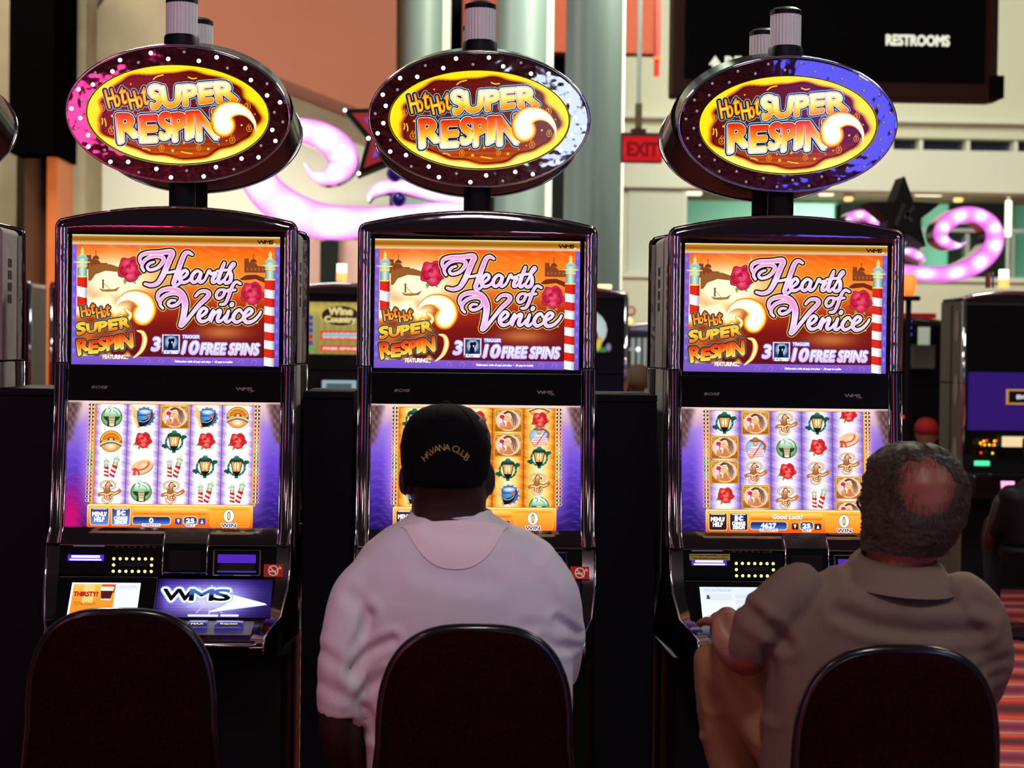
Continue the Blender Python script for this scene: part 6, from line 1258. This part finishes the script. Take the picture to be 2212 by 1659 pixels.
    arc_text('HAVANA CLUB', 963, 1004, 50, 42, 158, 22, 13.5)
    # trousers on the seat
    g = G()
    for sx in (-1, 1):
        x = A(1005, 1500).x-O.x+sx*.10; limb(g, [(x, .0, .60-0, .085), (x+sx*.02, .2, .60, .08), (x+sx*.05, .40, .60, .066), (x+sx*.05, .44, .45, .055), (x+sx*.05, .40, .18, .045), (x+sx*.05, .40, .10, .042)])
    g.ball((A(1005, 1500).x-O.x, .0, .60), .15, 16, 10, (1.15, .9, .6)); fuse(g, .012, 'trousers', M_PANTS1, root, 4)
    for sx in (-1, 1):
        x = A(1005, 1500).x-O.x+sx*.15; G().loft([ring(x, .46, 0, .045, .13, 20), ring(x, .46, .03, .046, .132, 20), ring(x, .45, .07, .04, .10, 20), ring(x, .41, .11, .04, .05, 20)]).build('shoe', M_MATTE, root, smooth=True)
    return root
man_in_cap()

M_POLO = mat('taupe_polo', rgb(124, 102, 86), .92, bump=(420, .25, .001)); M_SKIN2 = mat('tanned_skin', rgb(150, 86, 62), .45, noise=(40, rgb(138, 74, 54), .3)); M_KHAKI = mat('khaki_cloth', rgb(150, 112, 72), .9, bump=(300, .25, .001)); M_HAIR = mat('greying_brown_hair', rgb(70, 54, 40), .7, noise=(150, rgb(40, 30, 22), .2))
def man_in_polo():
    Yt = -1.22
    def A(px, py, Yq=Yt): return at(px, py, Yq)
    root = empty('person', (A(1900, 1550).x, Yt+.05, 0), 'seated balding man from behind in taupe polo shirt, left arm on raised knee', 'person'); O = root.location
    g = G()
    rows = [(1216, 1872, 2010, .058, .02), (1240, 1800, 2052, .075, .01), (1264, 1725, 2092, .09, 0), (1300, 1682, 2130, .108, 0), (1350, 1664, 2150, .122, 0), (1420, 1658, 2152, .13, 0), (1500, 1657, 2146, .135, 0), (1580, 1656, 2136, .14, .01), (1680, 1654, 2128, .15, .03), (1760, 1662, 2120, .15, .05)]
    R = []
    for py, xl, xr, dp, dy in rows: a, b = A(xl, py), A(xr, py); R.append(ring((a.x+b.x)/2-O.x, Yt+dy+.04-O.y, (a.z+b.z)/2-O.z, (b.x-a.x)/2, dp, 32, 2.4))
    g.loft(R)
    sl = [A(1725, 1270), A(1668, 1320, Yt-.0), A(1632, 1370, Yt+.02), A(1618, 1408, Yt+.04)]; limb(g, [(*(v-O), r) for v, r in zip(sl, (.056, .056, .052, .046))], 18)
    sr = [A(2080, 1290), A(2120, 1350), A(2128, 1430, Yt+.03), A(2112, 1490, Yt+.08)]; limb(g, [(*(v-O), r) for v, r in zip(sr, (.056, .058, .056, .052))], 18)
    def Q(px, py): v = A(px, py)-O; return (v.x, v.z)
    F_ = [([Q(1800, 1310), Q(1870, 1340), Q(1960, 1352), Q(2100, 1356)], .012, .014), ([Q(1840, 1245), Q(1930, 1275), Q(2040, 1285)], .008, .012), ([Q(1620, 1330), Q(1660, 1350), Q(1690, 1385)], .009, .012), ([Q(1600, 1300), Q(1630, 1320)], .006, .01), ([Q(2090, 1290), Q(2130, 1310)], .005, .012), ([Q(1870, 1385), Q(2000, 1380), Q(2120, 1400)], .004, .016), ([Q(2100, 1440), Q(2160, 1420)], .006, .012), ([Q(1655, 1400), Q(1665, 1460), Q(1662, 1540)], .006, .012), ([Q(2130, 1460), Q(2160, 1450)], .005, .01)]
    shirt = fuse(g, .008, 'polo_shirt', M_POLO, root, 4, folds(F_)); shirt['label'] = 'taupe short-sleeved polo shirt'
    # folded collar standing round the neck, open at the front
    def cr(r, rz, z, dy, tl): return [Vector((A(1948, 1225).x-O.x+r*math.cos(a), Yt+.05+dy-O.y+rz*math.sin(a), (A(1948, z)-O).z+.30*(r*math.cos(a))*-0.22+rz*math.sin(a)*tl)) for a in [math.radians(120+300*i/30+0) for i in range(31)]]
    c0, c1, c2 = cr(.078, .078, 1204, -.01, .2), cr(.096, .098, 1220, -.012, .15), cr(.124, .122, 1268, -.018, .1); n = 31
    G().add(c0+c1+c2+[v*1 for v in cr(.070, .066, 1240, 0, .2)], [[r*n+i, r*n+i+1, (r+1)*n+i+1, (r+1)*n+i] for r in (0, 1) for i in range(n-1)]+[[i, i+1, 3*n+i+1, 3*n+i] for i in range(n-1)]).build('collar', M_POLO, shirt, smooth=True)
    # skin
    g = G(); g.loft([[c_+(v-c_)*.82 for v in r_] for r_ in R[1:] for c_ in [sum(r_, Vector())/len(r_)]]); limb(g, [(*(v-O), .035) for v in sl]); limb(g, [(*(v-O), .035) for v in sr])
    hc = A(1984, 1095)-O; hx, hy = hc.x, hc.y+.045
    turn = math.radians(25)          # head turned towards the screen on the left
    fw = Vector((-math.sin(turn), math.cos(turn), 0)); sd = Vector((math.cos(turn), math.sin(turn), 0))
    def hr(py, w_, d_, dx=0.0, dy=0.0):
        z_ = (A(1984, py)-O).z; c = Vector((hx+dx, hy+dy, z_)); return [c+sd*(w_*math.copysign(abs(math.cos(a))**.9, math.cos(a)))+fw*(d_*math.copysign(abs(math.sin(a))**.9, math.sin(a))) for a in [2*PI*k/32 for k in range(32)]]
    HR = [(1250, .068, .070, -.03, .0), (1220, .066, .070, -.026, .0), (1190, .068, .078, -.02, 0), (1160, .078, .094, -.01, 0), (1120, .085, .108, -.002, 0), (1080, .088, .114, 0, 0), (1040, .085, .110, 0, 0), (1005, .070, .093, 0, 0), (982, .046, .064, 0, 0), (970, .016, .024, 0, 0)]
    g.loft([hr(*a) for a in HR])
    fz = lambda py: (A(1984, py)-O).z
    g.ball(Vector((hx, hy, fz(1170)))+fw*.075, .045, 14, 10, (1, 1, 1.0)); limb(g, [(*(Vector((hx, hy, fz(1090)))+fw*.11), .011), (*(Vector((hx, hy, fz(1125)))+fw*.13), .016)], 10)
    for s_, px in ((-1, 1870), (1, 2096)):
        e = Vector((hx, hy, fz(1118)))+sd*(s_*.088)-fw*.005; st = len(g.v); g.ball((0, 0, 0), .034, 14, 10, (.3, .62, 1.05)); g.xf(Matrix.Translation(e) @ Matrix.Rotation(turn+s_*-.5, 4, 'Z'), st)
    la = [A(1622, 1400, Yt+.03), A(1612, 1418, Yt+.05), A(1584, 1392, Yt+.13), A(1572, 1352, Yt+.20)]
    limb(g, [(*(v-O), r) for v, r in zip(la, (.044, .042, .043, .036))]); hand(g, la[-1]-O, (.12, .9, .1), (-.1, .1, -1), .08, .6, 1)
    ra = [A(2118, 1470, Yt+.06), A(2095, 1545, Yt+.12), A(2010, 1560, Yt+.28), A(1960, 1540, Yt+.36)]
    limb(g, [(*(v-O), r) for v, r in zip(ra, (.044, .042, .038, .028))]); hand(g, ra[-1]-O, (-.6, 1, .05), (0, 0, -1), .08, .4, -1)
    body = fuse(g, .006, 'body', M_SKIN2, root, 3); body['label'] = 'tanned skin, bald crown showing'
    # hair: a close-cropped layer round the bald crown
    T = BVHTree.FromPolygons([v.co for v in body.data.vertices], [p.vertices for p in body.data.polygons]); random.seed(11)
    _c = CAM-O; _d = (A(2004, 1046)-O-_c).normalized(); bald = T.ray_cast(_c, _d)[0]
    def head_pt(a, py):
        c = Vector((hx, hy, fz(py))); d = sd*math.cos(a)+fw*math.sin(a); h = T.ray_cast(c+d*.3, -d); return h
    V = []; Fc = []; na, nz = 96, 60; keep = {}
    for j in range(nz+1):
        py = 966+(1196-966)*j/nz
        for i in range(na):
            a = 2*PI*i/na; h = head_pt(a, py) if j else None
            if j == 0: p_, n_ = Vector((hx, hy, fz(972))), Vector((0, 0, 1))
            elif h[0] is None: p_, n_ = Vector((hx, hy, fz(972))), Vector((0, 0, 1))
            else: p_, n_ = h[0], h[1]
            front = math.sin(a)                                   # +1 at the face
            low = 1194-104*sst(-.5, -.2, front)-70*sst(.3, .75, front)
            d = (p_-bald).length; d += .016*noise.noise(p_*55)+.006*noise.noise(p_*160); th = .017*sst(.05, .10, d)+.001*sst(low+6, low-30, py)
            if front > .35: th *= sst(1040, 1010, py) if front > .6 else 1
            V.append(p_+n_*(th*(.85+.3*random.random())-.004)); 
    for j in range(nz):
        for i in range(na): Fc.append([j*na+i, j*na+(i+1) % na, (j+1)*na+(i+1) % na, (j+1)*na+i])
    hair = mk('hair', V, Fc, M_HAIR, root, True); hair['label'] = 'short greying brown hair'
    V = []; Fc = []
    for _ in range(5200):
        a = random.uniform(PI*.85, PI*2.15); py = random.uniform(985, 1195); h = head_pt(a, py)
        if h[0] is None or (h[0]-bald).length < random.uniform(.03, .09)+.012*noise.noise(h[0]*60): continue
        if (A(0, 0), 0)[1] or h[0].z < fz(1196): continue
        _f = math.sin(a)
        if py > 1194-104*sst(-.5, -.2, _f)-12: continue
        t = (Vector((0, 0, -1))+Vector((random.uniform(-.5, .5), random.uniform(-.5, .5), random.uniform(-.2, .2)))); t = (t-h[1]*t.dot(h[1])).normalized(); b = h[0]+h[1]*.008; e = b+t*random.uniform(.01, .022)+h[1]*random.uniform(.004, .012); s_ = t.cross(h[1])*.0009
        k = len(V); V += [b+s_, b-s_, e]; Fc.append([k, k+1, k+2])
    st = mk('hair_strands', V, Fc, M_HAIR, hair, recalc=False); st['kind'] = 'stuff'
    # spectacles
    gl = empty('glasses', root.location, 'dark spectacles worn by the man in the polo shirt', 'glasses'); bk = M_BLACK
    for s_ in (-1, 1):
        e = Vector((hx, hy, fz(1098)))+sd*(s_*.093); f = Vector((hx, hy, fz(1092)))+sd*(s_*.055)+fw*.112
        G().tube([e-fw*.015-Vector((0, 0, .012)), e, f], .0032, 8).build('temple_arm', bk, gl, smooth=True); c = Vector((hx, hy, fz(1098)))+sd*(s_*.031)+fw*.117
        G().tube([c+sd*(.022*math.cos(a))+Vector((0, 0, .017*math.sin(a))) for a in [2*PI*i/20 for i in range(20)]], .003, 6, closed=True).build('rim', bk, gl, smooth=True)
    c = Vector((hx, hy, fz(1094)))+fw*.118; G().tube([c-sd*.011, c+sd*.011], .0028, 6).build('bridge', bk, gl)
    # khaki trousers: left knee drawn up, right leg down
    g = G(); hp = A(1800, 1690, Yt+.04)-O
    k1 = A(1576, 1438, Yt+.27)-O; f1 = A(1600, 1720, Yt+.30)-O
    limb(g, [(hp.x, hp.y, .60, .09), (*(hp.lerp(k1, .5)+Vector((0, 0, .0))), .088), (*k1, .072), (*(k1.lerp(f1, .4)+Vector((-.012, .02, 0))), .068), (*f1, .06), (f1.x, f1.y+.02, .30, .052)], 18)
    limb(g, [(hp.x+.2, hp.y, .60, .09), (hp.x+.22, hp.y+.22, .60, .082), (hp.x+.22, hp.y+.42, .60, .068), (hp.x+.22, hp.y+.44, .4, .058), (hp.x+.22, hp.y+.42, .1, .048)], 16)
    g.ball((hp.x+.1, hp.y, .60), .15, 16, 10, (1.2, .9, .6))
    fo2 = folds([([Q(1548, 1395), Q(1534, 1470), Q(1540, 1560), Q(1552, 1640)], .008, .009), ([Q(1590, 1410), Q(1572, 1480), Q(1584, 1570)], .009, .010), ([Q(1600, 1460), Q(1640, 1520), Q(1660, 1600)], .006, .012), ([Q(1510, 1480), Q(1530, 1540)], .005, .009)])
    tr = fuse(g, .009, 'trousers', M_KHAKI, root, 4, fo2); tr['label'] = 'khaki trousers'
    for x, y, z in ((f1.x, f1.y+.06, .24), (hp.x+.22, hp.y+.48, 0)): G().loft([ring(x, y, z, .045, .13, 20), ring(x, y, z+.03, .046, .132, 20), ring(x, y-.01, z+.07, .04, .10, 20), ring(x, y-.05, z+.11, .04, .05, 20)]).build('shoe', mat('brown_shoe', rgb(50, 32, 24), .5), root, smooth=True)
    return root
man_in_polo()
# people glimpsed at the far machines
def far_person(px, py, Yq, label, hairm, top, capm=None, skin=None):
    q = at(px, py, Yq); r = empty('person', (q.x, Yq, 0), label, 'person'); z = q.z
    g = G(); g.loft([ring(0, 0, z-.26, .06, .06, 20), ring(0, 0, z-.2, .058, .06, 20), ring(0, .01, z-.13, .074, .088, 20), ring(0, .01, z-.06, .08, .1, 20), ring(0, .01, z-.02, .06, .08, 20), ring(0, .01, z, .02, .03, 20)]); g.ball((0, .1, z-.16), .03, 10, 8)
    for s_ in (-1, 1):
        g.ball((s_*.08, 0, z-.12), .028, 10, 8, (.35, .6, 1)); limb(g, [(s_*.2, .02, z-.38, .045), (s_*.24, .1, z-.62, .04), (s_*.16, .32, z-.60, .028)]); hand(g, (s_*.16, .32, z-.6), (0, 1, 0), (0, 0, -1), .08, .4, s_)
    g.loft([ring(0, 0, .6, .13, .09, 20), ring(0, 0, z-.36, .15, .08, 20), ring(0, 0, z-.24, .06, .06, 20)])
    fuse(g, .012, 'body', skin or mat('far_skin', rgb(150, 96, 74), .5), r, 3)
    g = G(); g.loft([ring(0, .01, .50, .17, .13, 24), ring(0, 0, z-.6, .17, .12, 24), ring(0, 0, z-.36, .19, .11, 24), ring(0, 0, z-.28, .12, .085, 24), ring(0, 0, z-.24, .065, .065, 24)])
    for s_ in (-1, 1): limb(g, [(s_*.16, .0, z-.34, .06), (s_*.22, .06, z-.55, .055)])
    fuse(g, .014, 'shirt', top, r, 4)
    if capm: c = G().loft([ring(0, .01, z-.10, .086, .105, 24), ring(0, .01, z-.04, .085, .103, 24), ring(0, .01, z+.005, .06, .075, 24), ring(0, .01, z+.022, .015, .02, 24)]).build('cap', capm, r, smooth=True); G().add([Vector((.075*math.cos(a), .09+.09*math.sin(a), z-.08-dz)) for dz in (0, .006) for a in [PI*i/12 for i in range(13)]], [list(range(13)), list(range(13, 26))]+[[i, i+1, 14+i, 13+i] for i in range(12)]).build('brim', capm, c)
    else: G().loft([ring(0, -.012, z-.17, .08, .085, 24), ring(0, -.005, z-.10, .09, .106, 24), ring(0, 0, z-.04, .087, .104, 24), ring(0, 0, z+.01, .06, .07, 24), ring(0, 0, z+.02, .02, .02, 24)]).build('hair', hairm, r, smooth=True)
    g = G()
    for s_ in (-1, 1): limb(g, [(s_*.1, .0, .585, .08), (s_*.12, .4, .575, .065), (s_*.12, .42, .3, .052), (s_*.12, .40, .06, .045)], 12)
    fuse(g, .016, 'trousers', M_PANTS1, r, 4)
    s_ = G().lathe([(.2, 0), (.2, .02), (.04, .05), (.04, .42), (.2, .44), (.21, .48), (.19, .50)], (0, .02, 0), 20); st = s_.build('stool', M_MATTE, None, auto=30); st.location = r.location; tag(st, 'dark round stool under the '+label, 'stool')
far_person(2002, 908, 9.2, 'player in a red cap glimpsed beside the purple machine', None, M_MATTE, mat('red_cap', rgb(190, 24, 28), .8))
far_person(1378, 792, 9.6, 'brown-haired player glimpsed in the gap left of the right machine', mat('brown_hair', rgb(120, 92, 66), .8), mat('grey_top', rgb(96, 84, 80), .9))
far_person(2246, 935, 5.0, 'dark-haired player in black, cut off at the right edge', mat('black_hair', rgb(4, 4, 4), .7, spec=.1), M_MATTE, None, M_SKIN1)
